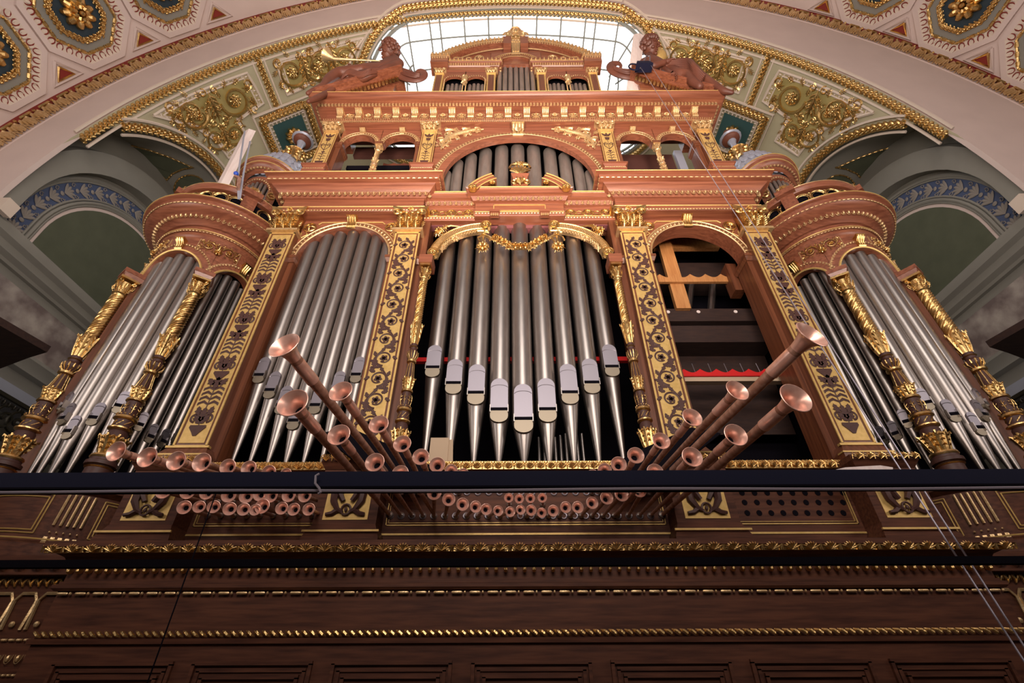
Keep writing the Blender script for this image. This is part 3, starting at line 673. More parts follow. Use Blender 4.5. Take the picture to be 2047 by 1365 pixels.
# ---- side walls with the blind arch
Yc, Zc = 10.8, 11.7
def stilt(r, x, n=30, z0=10.8, zc=Zc, s=1.0): return [Vector((x, Yc - r, z0))] + [Vector((x, Yc - r * math.cos(PI * i / n), zc + r * math.sin(PI * i / n) * s)) for i in range(n + 1)] + [Vector((x, Yc + r, z0))]
def band3(a, b, c=None):
    g = M(); n = len(a); g.v = [tuple(p) for p in a] + [tuple(p) for p in b]; g.f = [(i, i + 1, n + i + 1, n + i) for i in range(n - 1)]; return g
for XW, sg, nm in ((XWL, 1, 'left'), (XWR, -1, 'right')):
    wl = M().box(XW - sg * .3, XW - sg * .0, YA + .13, YE, -.2, 17.2)
    struct('wall_' + nm, wl, GREY)
    X1 = XW + sg * .40
    a, b = stilt(3.45, X1, zc=Zc + .1), stilt(3.95, X1, zc=Zc + .35)
    g = band3(a, b); g.add(band3(a, stilt(3.45, XW, zc=Zc + .1))); 
    far = [Vector((X1, p.y, 17.2 if 0 < i < len(b) - 1 else p.z)) for i, p in enumerate(b)]
    struct('trim_wall_arch_' + nm, g.add(band3(b, stilt(4.0, XW, zc=Zc + .45))), GREY)
    t = thing('painted_frieze', 'blue painted arch frieze of grey laurel leaves on the %s wall' % nm, 'frieze', (XW, Yc, 10.8), 'blue arch friezes')
    ob('blue_band', band3(stilt(2.72, XW + sg * .02), stilt(3.3, XW + sg * .02)), BLUE, t)
    mo = M()
    for r, w_ in ((3.36, .06), (3.28, .03), (2.76, .035), (2.66, .06), (2.58, .03)): mo.tube(stilt(r, XW + sg * .04), w_, 6)
    ob('moulding', mo, GREY, t)
    cl = M(); q = stilt(3.0, XW + sg * .03, 60)
    U = M()
    for k in range(5):
        a_ = (k - 2) * .42; U.add(M().ball((0, 0, 0), (.17, .015, .05), 6, 4), Matrix.Translation((.10 * math.cos(a_) * 1.2, .01, .13 * math.sin(a_))) @ Matrix.Rotation(-a_, 4, 'Y'))
    U.ball((-.12, .01, 0), (.06, .02, .07), 6, 4)
    for s in (-1, 1): U.tube([(p[0], .01, p[2]) for p in spiral((-.2, s * .16), .07, .02, 0, s * 1.1, 10)], .012, 4)
    cl.add(along(q, (sg, 0, 0), U, .52)); ob('laurel_leaves', cl, LEAFG, t)
    g = band3(stilt(2.45, XW + sg * .02), stilt(2.6, XW + sg * .02)); ob('stone_band', g, PINK, t)
    f = stilt(2.45, XW + sg * .03); g = M(); g.v = [tuple(p) for p in f]; g.f = [tuple(range(len(f)))]
    ob('green_field', g, DGREEN, t, smooth=0)
    # cornice and frieze of the side wall
    pa = [(XW, YE), (XW, YA)] if sg > 0 else [(XW, YA), (XW, YE)]
    pa = pa[::-1] if True else pa
    prof = [(-.02, -.5), (.12, -.5), (.14, -.42), (.3, -.36), (.34, -.2), (.5, -.14), (.55, 0), (.55, .08), (-.02, .10)]
    pth = [(XW, YE), (XW, YA)]
    if sg > 0: pth = [(XW, YE), (XW, YA)]
    # outside must face the room: right hand of travel
    pth = [(XW, YA), (XW, YE)] if sg > 0 else [(XW, YE), (XW, YA)]
    struct('trim_cornice_' + nm, M().sweep(pth, prof, 10.7), GREY)
    struct('trim_lower_' + nm, M().sweep(pth, [(-.02, -.25), (.25, -.25), (.30, -.1), (.42, 0), (.42, .08), (-.02, .1)], 8.45), GREY)
    mb = M().box(min(XW, XW + sg * .06), max(XW, XW + sg * .06), YA, YE, 8.5, 9.95); struct('trim_marble_' + nm, mb, MARBLE)
    g = M().box(min(XW, XW + sg * .9), max(XW, XW + sg * .9), YA, YE, 7.2, 7.45); struct('trim_ledge_' + nm, g, SLATE)
    t = thing('gallery_railing', 'dark scrolled metal balustrade on the %s wall gallery' % nm, 'railing', (XW + sg * .9, 9.5, 6.2), 'gallery balustrades')
    g = M(); xx = XW + sg * .92
    for zz in (6.3, 7.15): g.box(min(xx - .04, xx + .04), max(xx - .04, xx + .04), YA + .3, YE, zz - .04, zz + .04)
    for k in range(9):
        yc = 7.6 + k * .78
        for s in (1, -1): g.tube([(xx, yc + s * p[0], 6.72 + p[2]) for p in spiral((.16, .0), .30, .05, PI / 2, 1.4 * s, 22)], .035, 5)
        g.ball((xx, yc + .16, 6.72), .07, 6, 4)
    g.add(along([Vector((xx, YA + .3, 7.0)), Vector((xx, YE, 7.0))], (sg, 0, 0), u_egg(.14, .16, .05), .14))
    ob('scroll_balusters', g, IRON, t)
    # dark green spandrel fields on the side vault
    def sp3(pxs):
        r = []
        for p in pxs:
            if sg < 0: p = (2 * 1030 - p[0] - 2, p[1])
            d = ray(*p); a2 = d[1] ** 2 + d[2] ** 2; oz = CAM[2] - ZL; oy = -YL
            bb = oy * d[1] + oz * d[2]; cc = oy * oy + oz * oz - (RL - .03) ** 2; k = (-bb + math.sqrt(max(0, bb * bb - a2 * cc))) / a2
            r.append(Vector((CAM[0] + d[0] * k, d[1] * k, CAM[2] + d[2] * k)))
        return r
    t = thing('painted_spandrel', 'dark green pointed panel with gold bead edge above the %s arch' % nm, 'ceiling panel', (XW + sg, YL, 15.5), 'dark green spandrel panels')
    tri_ = sp3([(222, 286), (262, 291), (300, 301), (340, 315), (385, 335), (365, 338), (345, 347), (333, 360), (300, 332), (262, 308)])
    g = M(); g.v = [tuple(p) for p in tri_]; g.f = [tuple(range(len(tri_)))]; ob('field', g, DGREEN, t, smooth=0)
    ob('bead_edge', M().tube(tri_ + [tri_[0]], .02, 4).add(along(tri_ + [tri_[0]], (0, 0, -1), u_bead(.16, .03), .16)), GOLD, t)
    cc_ = sp3([(380 + 32 * math.cos(a) , 378 + 28 * math.sin(a)) for a in lin(0, 2 * PI, 24)])
    t = thing('painted_spandrel', 'dark green round panel with gold bead edge low on the %s vault' % nm, 'ceiling panel', (XW + sg, YL, 15.2), 'dark green spandrel panels')
    g = M(); g.v = [tuple(p) for p in cc_[:-1]]; g.f = [tuple(range(24))]; ob('field', g, DGREEN, t, smooth=0)
    ob('bead_edge', M().tube(cc_, .02, 4).add(along(cc_, (0, 0, -1), u_bead(.16, .03), .16)), GOLD, t)
    # stub cornice of the near pier
    g = M().sweep([(XB - sg * 12.0, YA + .3), (XB - sg * 12.0, YA), (XB - sg * 13.5, YA)] if sg > 0 else [(XB + 13.5, YA), (XB + 12.0, YA), (XB + 12.0, YA + .3)], [(0, -.3), (.2, -.25), (.3, -.05), (.4, 0), (.4, .1), (0, .1)], 10.9)
    struct('trim_pier_' + nm, g, CREAM)
struct('wall_nave_left', M().box(XA - RA - .3, XA - RA, -10, YA, -.2, ZA + .1), NAVE); struct('wall_nave_right', M().box(XA + RA, XA + RA + .3, -10, YA, -.2, ZA + .1), NAVE)
struct('wall_back', M().box(XWL - .3, XWR + .3, YE, YE + .3, -.2, 23.2), OLIVE)
struct('floor', M().box(-16, 17, -14, YE, -.2, 0), mk('worn_stone_floor', (.10, .08, .07), .5, 0, (.14, .11, .09), (1, 1, 1), 3))
# ================================================================ THE ORGAN CASE, main storey
OC = (0, 6, 0)
LR = ((-1, 'left'), (1, 'right'))
def gline(m, x0, x1, y, z, t=.012): return m.box(x0, x1, y - t, y + .01, z - t, z + t)
def frame(m, x0, x1, z0, z1, y, t=.012, d=.012):
    m.box(x0, x1, y - d, y + .004, z0, z0 + t).box(x0, x1, y - d, y + .004, z1 - t, z1).box(x0, x0 + t, y - d, y + .004, z0, z1).box(x1 - t, x1, y - d, y + .004, z0, z1); return m
# ---- lower cabinet below the gallery of horns
t = thing('organ_base_cabinet', 'dark oak panelled organ base with gilt mouldings along the bottom', 'cabinet', (0, 5.5, 0))
m = M().box(-4.52, 4.52, 5.0, 7.6, 0, 2.60)
ob('body', m, WB, t)
PB = [(-4.52, 5.6), (-4.52, 5.0), (4.52, 5.0), (4.52, 5.6)]
ob('cornice', M().sweep(PB, [(-.02, .0), (.03, .0), (.06, .05), (.13, .08), (.20, .12), (.20, .17), (-.02, .17)], 2.60), WB, t)
ob('lower_mouldings', M().sweep(PB, [(-.02, .0), (.03, .0), (.05, .02), (.05, .05), (-.02, .07)], 2.36).sweep(PB, [(-.02, -.02), (.02, -.02), (.02, .02), (-.02, .02)], 2.42).sweep(PB, [(-.02, -.02), (.03, -.02), (.035, .02), (-.02, .03)], 1.95), WB, t)
f3 = lambda y, z, x=4.52: [Vector((-x, y, z)), Vector((x, y, z))]
yn = (0, -1, 0)
ob('leaf_moulding', along(f3(4.84, 2.715, 4.72), yn, u_shell(.21, .10, .05), .19).box(-4.72, 4.72, 4.835, 4.86, 2.67, 2.76), GOLD, t, label='gilt acanthus shell moulding')
ob('tongue_moulding', along(f3(4.97, 2.53), yn, u_egg(.10, .085, .05, False), .092), GOLD, t, label='gilt egg moulding')
ob('bead_moulding', along(f3(4.97, 2.335), yn, u_bead(.17, .013), .17), GPALE, t, label='gilt bead and reel')
ob('rope_moulding', along(f3(4.97, 2.005, 4.52), yn, u_rope(.085, .026), .072), GOLD, t, label='gilt twisted rope moulding')
for k in range(-4, 5):
    x0, x1 = k * 1.23 - .53, k * 1.23 + .53
    if abs(k) == 4: continue
    g = M()
    for e, d in ((0, .03), (.05, .015), (.1, .03)):
        g.box(x0 + e, x1 - e, 5.0 - d, 5.01, 1.80 - e - .03, 1.80 - e).box(x0 + e, x0 + e + .03, 5.0 - d, 5.01, .5, 1.78 - e).box(x1 - e - .03, x1 - e, 5.0 - d, 5.01, .5, 1.78 - e)
    g.box(x0 + .2, x1 - .2, 4.985, 5.01, .55, 1.58); ob('panel', g, WB, t)
# recessed side wings seen past the ends of the cabinet
for sg, nm in LR:
    t = thing('side_wing_panel', 'dark carved oak wing with gilt looped frames at the lower %s edge' % nm, 'cabinet', (sg * 6.2, 5.9, 0), 'carved oak wings beside the base')
    X = sorted((sg * 4.55, sg * 8.2)); ob('body', M().box(X[0], X[1], 5.75, 7.6, 0, 2.62).box(X[0], X[1], 5.62, 5.76, 2.62, 2.82), WB, t)
    a, b = Vector((X[0], 5.72, 0)), Vector((X[1], 5.72, 0)); Z_ = lambda z, y=5.72: [Vector((X[0], y, z)), Vector((X[1], y, z))]
    ob('egg_moulding', along(Z_(2.72, 5.6), yn, u_egg(.2, .1, .04), .19), IRON, t); ob('tongue_moulding', along(Z_(2.56, 5.73), yn, u_tongue(.09, .10, .04), .09), GOLD, t)
    ob('bead_moulding', along(Z_(2.02, 5.73), yn, u_bead(.08, .013), .08), GPALE, t)
    U = M(); U.tube([(-.10, .01, -.17), (-.12, .01, .10), (-.07, .01, .17), (.07, .01, .17), (.12, .01, .10), (.10, .01, -.17)], .018, 5); U.ball((0, .02, -.12), (.03, .02, .03))
    ob('looped_frames', along(Z_(2.28, 5.74), yn, U, .27), GPALE, t); ob('lower_beads', along(Z_(1.86, 5.73), yn, u_egg(.10, .09, .03), .1).add(along(Z_(1.72, 5.73), yn, u_bead(.05, .012), .05)), GPALE, t)
# ---- plinth storey: recessed horn panels, pedestals, shelf
t = thing('horn_gallery_plinth', 'dark oak plinth storey with gold-lined panels behind the horns', 'cabinet', (0, 6.5, 2.77))
m = M().box(-4.9, 4.9, 5.92, 6.5, 2.77, 3.9).box(-4.9, 4.9, 5.55, 5.92, 2.77, 2.80)
m.box(-4.8, 4.8, 5.88, 5.93, 2.80, 3.10)
ob('body', m, WB, t)
ob('shelf', M().box(-4.9, 4.9, 5.86, 7.4, 3.88, 4.0), WB, t)
g = M(); gline(g, -1.76, 1.76, 5.88, 3.09, .011)
for sg in (-1, 1): gline(g, min(sg * 2.55, sg * 4.1), max(sg * 2.55, sg * 4.1), 5.88, 3.09, .011)
frame(g, -1.72, 1.72, 3.20, 3.84, 5.92, .012); frame(g, -1.69, 1.69, 3.23, 3.81, 5.92, .006)
for sg in (-1, 1): x0, x1 = sorted((sg * 2.52, sg * 4.08)); frame(g, x0, x1, 3.20, 3.84, 5.92, .012); frame(g, x0 + .03, x1 - .03, 3.23, 3.81, 5.92, .006)
ob('gilt_lines', g, GFLAT, t)
sh = M()
for x0, x1 in ((-1.8, 1.8), (-4.2, -2.45), (2.45, 4.2)): sh.add(along([Vector((x0, 5.84, 3.94)), Vector((x1, 5.84, 3.94))], yn, u_shell(.145, .11, .045), .14)); sh.box(x0, x1, 5.835, 5.86, 3.885, 3.99)
ob('shell_moulding', sh, GOLD, t, label='gilt shell moulding along the shelf')
lab4 = ['leftmost', 'second from left', 'third from left', 'rightmost']; PXS = [-4.5, -2.13, 2.13, 4.5]
def griffin():
    m = M()
    for s in (-1, 1):
        m.tube([(s * .035, -.02, .07), (s * .10, -.03, .10), (s * .165, -.035, .20), (s * .17, -.035, .30), (s * .13, -.03, .38), (s * .17, -.03, .43), (s * .21, -.02, .42)], [.018, .03, .045, .05, .035, .028, .012], 6)
        m.tube([(s * .17, -.03, .30), (s * .09, -.04, .36), (s * .05, -.04, .46), (s * .02, -.03, .50)], [.03, .045, .035, .01], 5)
        m.tube([(s * .10, -.02, .10), (s * .16, -.03, .055), (s * .23, -.03, .045)], [.035, .028, .02], 5)
        m.tube([(s * .05, -.03, .2), (s * .10, -.04, .28), (s * .07, -.04, .40)], [.03, .04, .012], 5)
    m.tube([(.055 * math.cos(a), -.03, .10 + .06 * math.sin(a)) for a in lin(0, 2 * PI, 12)], .014, 5).ball((0, -.03, .10), (.02, .02, .03))
    return m
for i, X in enumerate(PXS):
    t = thing('pedestal', 'oak pedestal with dark paired griffins on gold, %s of the four' % lab4[i], 'pedestal', (X, 5.85, 2.77), 'griffin pedestals')
    xc = X - .05 * (1 if X > 0 else -1) * 0
    m = M().frus((X, 5.85), .44, .30, .44, .30, 2.77, 2.98).frus((X, 5.85), .44, .30, .37, .24, 2.98, 3.14).box(X - .37, X + .37, 5.62, 6.0, 3.14, 3.80).frus((X, 5.85), .37, .24, .42, .30, 3.80, 3.88).box(X - .42, X + .42, 5.56, 6.0, 3.88, 3.95)
    ob('body', m, WB, t)
    ob('gold_ground', M().box(X - .265, X + .265, 5.612, 5.63, 3.19, 3.76), GFLAT, t)
    ob('griffins', griffin().map(lambda x, y, z: (x + X, y + 5.615, z + 3.2)), INLAY, t)
    ob('gilt_line', gline(M(), X - .44, X + .44, 5.545, 3.05, .011), GFLAT, t)
    ob('shell_moulding', along([Vector((X - .42, 5.54, 3.92)), Vector((X + .42, 5.54, 3.92))], yn, u_shell(.14, .10, .045), .14), GOLD, t)
# ---- pilasters
def pilaster(X, lab, kind):
    t = thing('pilaster', lab, 'pilaster', (X, 5.95, 3.95), 'tall gilt pilasters of the main storey')
    w = .23
    m = M().frus((X, 5.95), w + .10, .20, w + .10, .20, 3.95, 4.07).frus((X, 5.95), w + .10, .20, w + .03, .13, 4.07, 4.20).box(X - w, X + w, 5.85, 6.35, 4.20, 8.56)
    ob('shaft', m, WV, t)
    g = M(); frame(g, X - w - .004, X + w + .004, 4.21, 8.55, 5.85, .028, .014); g.box(X - w - .06, X + w + .06, 5.80, 5.86, 4.185, 4.215).box(X - w - .11, X + w + .11, 5.74, 5.86, 4.06, 4.08)
    ob('gilt_border', g, GFLAT, t)
    ob('gold_panel', M().box(X - w + .055, X + w - .055, 5.842, 5.852, 4.27, 8.49), GFLAT, t)
    v = vine_scroll(.36, 4.0, .010, 11) if kind == 0 else vine_candel(.36, 4.0, .010, 9)
    if X > 0: v.map(lambda x, y, z: (-x, y, z))
    if X > 0: v.f = [f[::-1] for f in v.f]
    v.map(lambda x, y, z: (x + X, y + 5.842, z + 4.37)); ob('vine_inlay', v, INLAY, t, smooth=0)
    c = capital(.48, .64, .22); c.map(lambda x, y, z: (x + X, y + 5.92, z + 8.56)); ob('capital', c, GOLD, t)
    ob('necking', M().box(X - .29, X + .29, 5.76, 6.1, 8.545, 8.60), GPALE, t)
pilaster(-4.5, 'outer left pilaster, gold with brown candelabra ornament, beside the left tower', 1)
pilaster(-2.13, 'inner left pilaster, gold with brown scrolling vine, beside the centre pipes', 0)
pilaster(2.13, 'inner right pilaster, gold with brown scrolling vine, beside the open bay', 0)
pilaster(4.5, 'outer right pilaster, gold with brown candelabra ornament, behind the big horns', 1)
# ---- arched bays
def arch_panel(xc, hw, z0, z1, r, zc, y0, y1, n=28):
    """wall panel with a round opening cut in its lower edge"""
    m = M(); inner = []; outer = []
    for i in range(n + 1):
        a = PI - PI * i / n; c, s = math.cos(a), math.sin(a); inner.append((xc + r * c, zc + r * s))
        k = min(hw / abs(c) if abs(c) > 1e-6 else 1e9, (z1 - zc) / s if s > 1e-6 else 1e9); outer.append((xc + k * c, zc + k * s))
    m.strip(outer, inner, y0, y1)
    for s in (-1, 1): m.box(min(xc + s * hw, xc + s * r), max(xc + s * hw, xc + s * r), y0, y1, z0, zc) if zc > z0 + 1e-3 else None
    for s in (-1, 1):
        k = hw / math.cos(math.atan2(z1 - zc, hw)); m.box(xc + s * hw - .005, xc + s * hw + .005, y0, y1, zc, z1)
    # corners of the rectangle
    ang = math.atan2(z1 - zc, hw)
    for s in (-1, 1):
        a0 = math.floor(ang / (PI / n)) * PI / n; a1 = a0 + PI / n
        p0 = (xc + s * hw, zc + hw * math.tan(a0)); p1 = (xc + s * (z1 - zc) / math.tan(a1), z1); p2 = (xc + s * hw, z1)
        m.prism([p0, p1, p2] if s < 0 else [p0, p2, p1], y0, y1)
    return m
def arcp(xc, zc, r, y, a0=180, a1=0, n=40, rz=None): 
    rz = rz or r; return [Vector((xc + r * math.cos(math.radians(a)), y, zc + rz * math.sin(math.radians(a)))) for a in lin(a0, a1, n)]
def wheel(R, y, c):
    m = M(); m.tube([(c[0] + R * math.cos(a), y, c[1] + R * math.sin(a)) for a in lin(0, 2 * PI, 24)], R * .13, 6).tube([(c[0] + R * .72 * math.cos(a), y, c[1] + R * .72 * math.sin(a)) for a in lin(0, 2 * PI, 20)], R * .06, 5)
    for k in range(4): a = k * PI / 2 + PI / 4 * 0; m.tube([(c[0], y - .01, c[1]), (c[0] + R * .4 * math.cos(a), y - .02, c[1] + R * .4 * math.sin(a)), (c[0] + R * .9 * math.cos(a), y, c[1] + R * .9 * math.sin(a))], [R * .08, R * .16, R * .07], 5)
    m.ball((c[0], y - .02, c[1]), R * .16, 7, 5); return m
for sg, nm in LR:
    X = sg * 3.315
    t = thing('bay_arch', 'round mahogany arch over the %s bay with gilt egg rim' % nm, 'arch', (X, 6.1, 4.0), 'round arches of the side bays')
    ob('spandrel_wall', arch_panel(X, .96, 8.02, 9.12, .86, 8.02, 6.0, 6.28), WH, t)
    g = M().ring((X, 8.02), .86, .90, 0, 180, 5.965, 6.01); ob('inner_rim', g, WH, t)
    g = M().tube(arcp(X, 8.02, .875, 5.965), .018, 5).tube(arcp(X, 8.02, 1.0 - .012, 5.975), .014, 5)
    ob('egg_rim', along(arcp(X, 8.02, .935, 5.985), yn, u_egg(.085, .10, .028), .088).add(g), GPALE, t, label='gilt egg and dart rim')
    for s in (-1, 1):
        a = X + s * .91; j = M(); j.box(a - .05, a + .05, 6.0, 6.4, 4.0, 7.94).frus((a, 6.2), .06, .22, .09, .27, 7.9, 7.97).box(a - .095, a + .095, 5.92, 6.45, 7.97, 8.03)
        ob('jamb', j, WV, t)
    g = M()
    for s in (-1, 1): g.add(wheel(.115, 5.97, (X + s * .80, 8.86)))
    ob('wheel_ornament', g, GOLD, t)
    g = M()
    for s in (-1, 1): g.tube([(X + s * .14, 5.985, 9.02), (X + s * .60, 5.985, 9.02), (X + s * .66, 5.985, 8.96)], .014, 5).tube([(X + s * .93, 5.985, 8.72), (X + s * .92, 5.985, 8.55), (X + s * .80, 5.985, 8.66), (X + s * .84, 5.985, 8.72)], .013, 5)
    ob('gilt_lines', g, GFLAT, t)
    k = console(.17, .26, .14); k.map(lambda x, y, z: (x + X, y + 6.0, z + 8.86)); ob('keystone', k, GOLD, t)
    # entablature over the bay, with returns
    a, b = X - 1.78, X + 1.78
    pe = [(X - 1.42, 6.4), (X - 1.42, 5.78), (X + 1.42, 5.78), (X + 1.42, 6.4)]
    t = thing('entablature', 'projecting mahogany cornice block over the %s bay' % nm, 'cornice', (X, 5.9, 9.12), 'main storey cornices')
    ob('architrave', M().sweep(pe, [(-.5, 0), (.0, 0), (.02, .02), (.02, .12), (-.5, .12)], 9.10), WH, t)
    ob('frieze', M().sweep(pe, [(-.5, .12), (-.02, .12), (-.02, .40), (-.5, .40)], 9.10), WH, t)
    ob('cornice', M().sweep(pe, [(-.5, .40), (.02, .40), (.06, .48), (.10, .50), (.16, .56), (.20, .58), (.22, .62), (.30, .64), (.30, .76), (.36, .78), (.36, .80), (-.5, .80)], 9.10), WH, t)
    L3 = lambda o, z: [Vector((X - 1.42 - o, 6.3, z)), Vector((X - 1.42 - o, 5.78 - o, z)), Vector((X + 1.42 + o, 5.78 - o, z)), Vector((X + 1.42 + o, 6.3, z))]
    def three(o, z, u, p):
        q = L3(o, z); m = M()
        for i, n_ in ((0, (-1, 0, 0)), (1, (0, -1, 0)), (2, (1, 0, 0))): m.add(along([q[i], q[i + 1]], n_, u, p))
        return m
    ob('lower_bead', three(.025, 9.11, u_bead(.06, .012), .06), GPALE, t); ob('upper_bead', three(.30, 9.755, u_bead(.11, .013), .11), GPALE, t)
    ob('egg_and_dart', three(.075, 9.555, u_egg(.12, .12, .05), .115), GPALE, t, label='gilt egg and dart row')
    g = M()
    for z, o in ((9.22, .025), (9.905, .36)):
        q = L3(o, z); g.tube(q, .011, 5)
    ob('gilt_lines', g, GFLAT, t)
# ---- centre entablature
t = thing('entablature', 'recessed centre cornice with gilt panel and ring tracery', 'cornice', (0, 6.0, 9.0), 'main storey cornices')
pc = [(-1.9, 5.95), (-.88, 5.95), (-.88, 5.84), (.88, 5.84), (.88, 5.95), (1.9, 5.95)]
ob('body', M().sweep(pc, [(-.4, 0), (0, 0), (.02, .05), (.02, .10), (0, .10), (0, .40), (.05, .42), (.10, .50), (.16, .52), (.18, .64), (.20, .66), (-.4, .66)], 9.02), WH, t)
def runs(path, o, z, u, p):
    m = M(); q = []
    for i in range(len(path) - 1):
        a, b = Vector((*path[i], 0)), Vector((*path[i + 1], 0)); d = (b - a).normalized(); n_ = Vector((d.y, -d.x, 0))
        m.add(along([a + n_ * o + Vector((0, 0, z)), b + n_ * o + Vector((0, 0, z))], n_, u, p))
    return m
ob('egg_and_dart', runs(pc, .07, 9.47, u_egg(.115, .11, .05), .11), GPALE, t, label='gilt egg and dart row')
ob('lower_bead', runs(pc, .02, 9.08, u_bead(.06, .012), .06), GPALE, t)
g = M()
for i in range(5): a, b = Vector((*pc[i], 0)), Vector((*pc[i + 1], 0)); d = (b - a).normalized(); n_ = Vector((d.y, -d.x, 0)); [g.tube([a + n_ * o + Vector((0, 0, z)), b + n_ * o + Vector((0, 0, z))], r, 5) for o, z, r in ((.20, 9.675, .016), (.02, 9.125, .010))]
frame(g, -.52, .52, 9.17, 9.36, 5.838, .016, .016); ob('gilt_lines', g, GFLAT, t)
g = M()
for s in (-1, 1):
    for k, r in ((0, .10), (1, .065), (2, .10), (3, .065), (4, .10)): g.add(wheel(r, 5.94, (s * (1.02 + k * .175), 9.24)) if r > .08 else M().tube([(s * (1.02 + k * .175) + r * math.cos(a), 5.94, 9.24 + r * .8 * math.sin(a)) for a in lin(0, 2 * PI, 16)], .014, 5))
ob('ring_tracery', g, GOLD, t)
for s in (-1, 1): ob('bracket', M().box(s * .49 - .10, s * .49 + .10, 5.76, 5.86, 9.07, 9.14).box(s * .49 - .085, s * .49 + .085, 5.79, 5.86, 8.98, 9.08), WH, t); ob('bracket_drops', M().ball((s * .49 - .06, 5.78, 9.0), (.02, .02, .04)).ball((s * .49 - .02, 5.78, 9.0), (.02, .02, .04)).ball((s * .49 + .02, 5.78, 9.0), (.02, .02, .04)).ball((s * .49 + .06, 5.78, 9.0), (.02, .02, .04)), GPALE, t)
# broken pediment pieces and the urn
for sg, nm in LR:
    t = thing('broken_pediment', 'small curved broken pediment with scroll ends, %s of the gilt shell urn' % nm, 'pediment', (sg * .65, 5.8, 9.68), 'broken pediments of the centre')
    def pp(k, r): a = math.radians(22 + 36 * k); return (sg * (-.05 + 1.0 * math.cos(a) * 1.0 + r * math.cos(a)), 9.30 + .78 * math.sin(a) * 1.0 + r * math.sin(a))
    o = [pp(k, .16) for k in lin(0, 1, 12)]; i_ = [pp(k, -.03) for k in lin(0, 1, 12)]
    ob('curved_block', M().strip(o, i_, 5.62, 6.0), WH, t)
    ob('gilt_edge', M().tube([(p[0], 5.61, p[1]) for p in o], .014, 5).tube([(p[0], 5.61, p[1]) for p in i_], .012, 5).tube([(pp(k, .08)[0], 5.61, pp(k, .08)[1]) for k in lin(0, 1, 12)], .01, 5), GFLAT, t)
    e = pp(0, .06); ob('scroll_end', M().ring(e, .0, .085, 0, 360, 5.58, 5.66, 18).add(rosette(.07, .03, 6), Matrix.Translation((e[0], 5.58, e[1]))), GOLD, t)
    e = pp(.75, -.10); ob('scroll', M().ring(e, .0, .065, 0, 360, 5.62, 5.7, 18).add(rosette(.05, .03, 6), Matrix.Translation((e[0], 5.62, e[1]))), GOLD, t)
t = thing('shell_urn', 'gilt shell crest on a carved mahogany pedestal at the centre', 'urn', (0.02, 5.75, 9.68))
ob('pedestal', M().box(-.26, .30, 5.66, 5.95, 9.68, 9.74).frus((.02, 5.82), .16, .14, .13, .12, 9.74, 9.98).frus((.02, 5.8), .14, .14, .19, .17, 9.98, 10.14), WH, t)
g = M()
for k in range(-4, 5):
    a = k * .30; g.tube([(.02, 5.66, 10.14), (.02 + .13 * math.sin(a), 5.62, 10.14 + .17 * math.cos(a) * .8), (.02 + .22 * math.sin(a), 5.64, 10.16 + .25 * math.cos(a))], [.012, .026, .02], 5)
g.tube([(-.20, 5.62, 10.30), (-.16, 5.62, 10.42), (-.05, 5.62, 10.44)], .025, 5).tube([(.24, 5.62, 10.30), (.20, 5.62, 10.42), (.09, 5.62, 10.44)], .025, 5)
for k in range(5): a = (k - 2) * .5; g.add(leafrel(.20, .06, .05, 3), xz(None, (.02, 5.66, 10.42), -a))
g.add(leafrel(.26, .10, .06, 5), Matrix.Translation((.02, 5.66, 9.76)))
for s in (-1, 1): g.tube([(.02 + s * (.13 + p[0] * .9), 5.68, 9.90 + p[2]) for p in spiral((0, 0), .085, .02, -PI / 2, 1.4 * s, 18)], .02, 5); g.tube([(.02 + s * .06, 5.66, 10.05), (.02 + s * .09, 5.66, 9.98), (.02 + s * .02, 5.66, 9.96)], .018, 5)
ob('shell_crest', g, GOLD, t)
# ---- centre bay: brackets, lintel, garland, jambs and columns
t = thing('bay_surround', 'mahogany surround of the centre bay with purple-brown lintel', 'frame', (0, 6.1, 4.0))
for s in (-1, 1): a = s * 1.83; j = M(); j.box(a - .07, a + .07, 5.98, 6.4, 4.0, 8.1).frus((a, 6.15), .09, .2, .13, .26, 7.80, 7.88).box(a - .13, a + .13, 5.88, 6.4, 7.88, 7.94).box(a - .07, a + .07, 5.98, 6.4, 8.1, 9.1); ob('jamb', j, WV, t)
ob('lintel', M().box(-.62, .62, 6.06, 6.2, 8.93, 9.05).box(-1.8, -.42, 6.06, 6.2, 9.0, 9.1).box(.42, 1.8, 6.06, 6.2, 9.0, 9.1), PURPLE, t)
ob('lintel_joint', M().box(-.06, -.05, 6.05, 6.07, 8.93, 9.04).box(.055, .065, 6.05, 6.07, 8.93, 9.04), GFLAT, t)
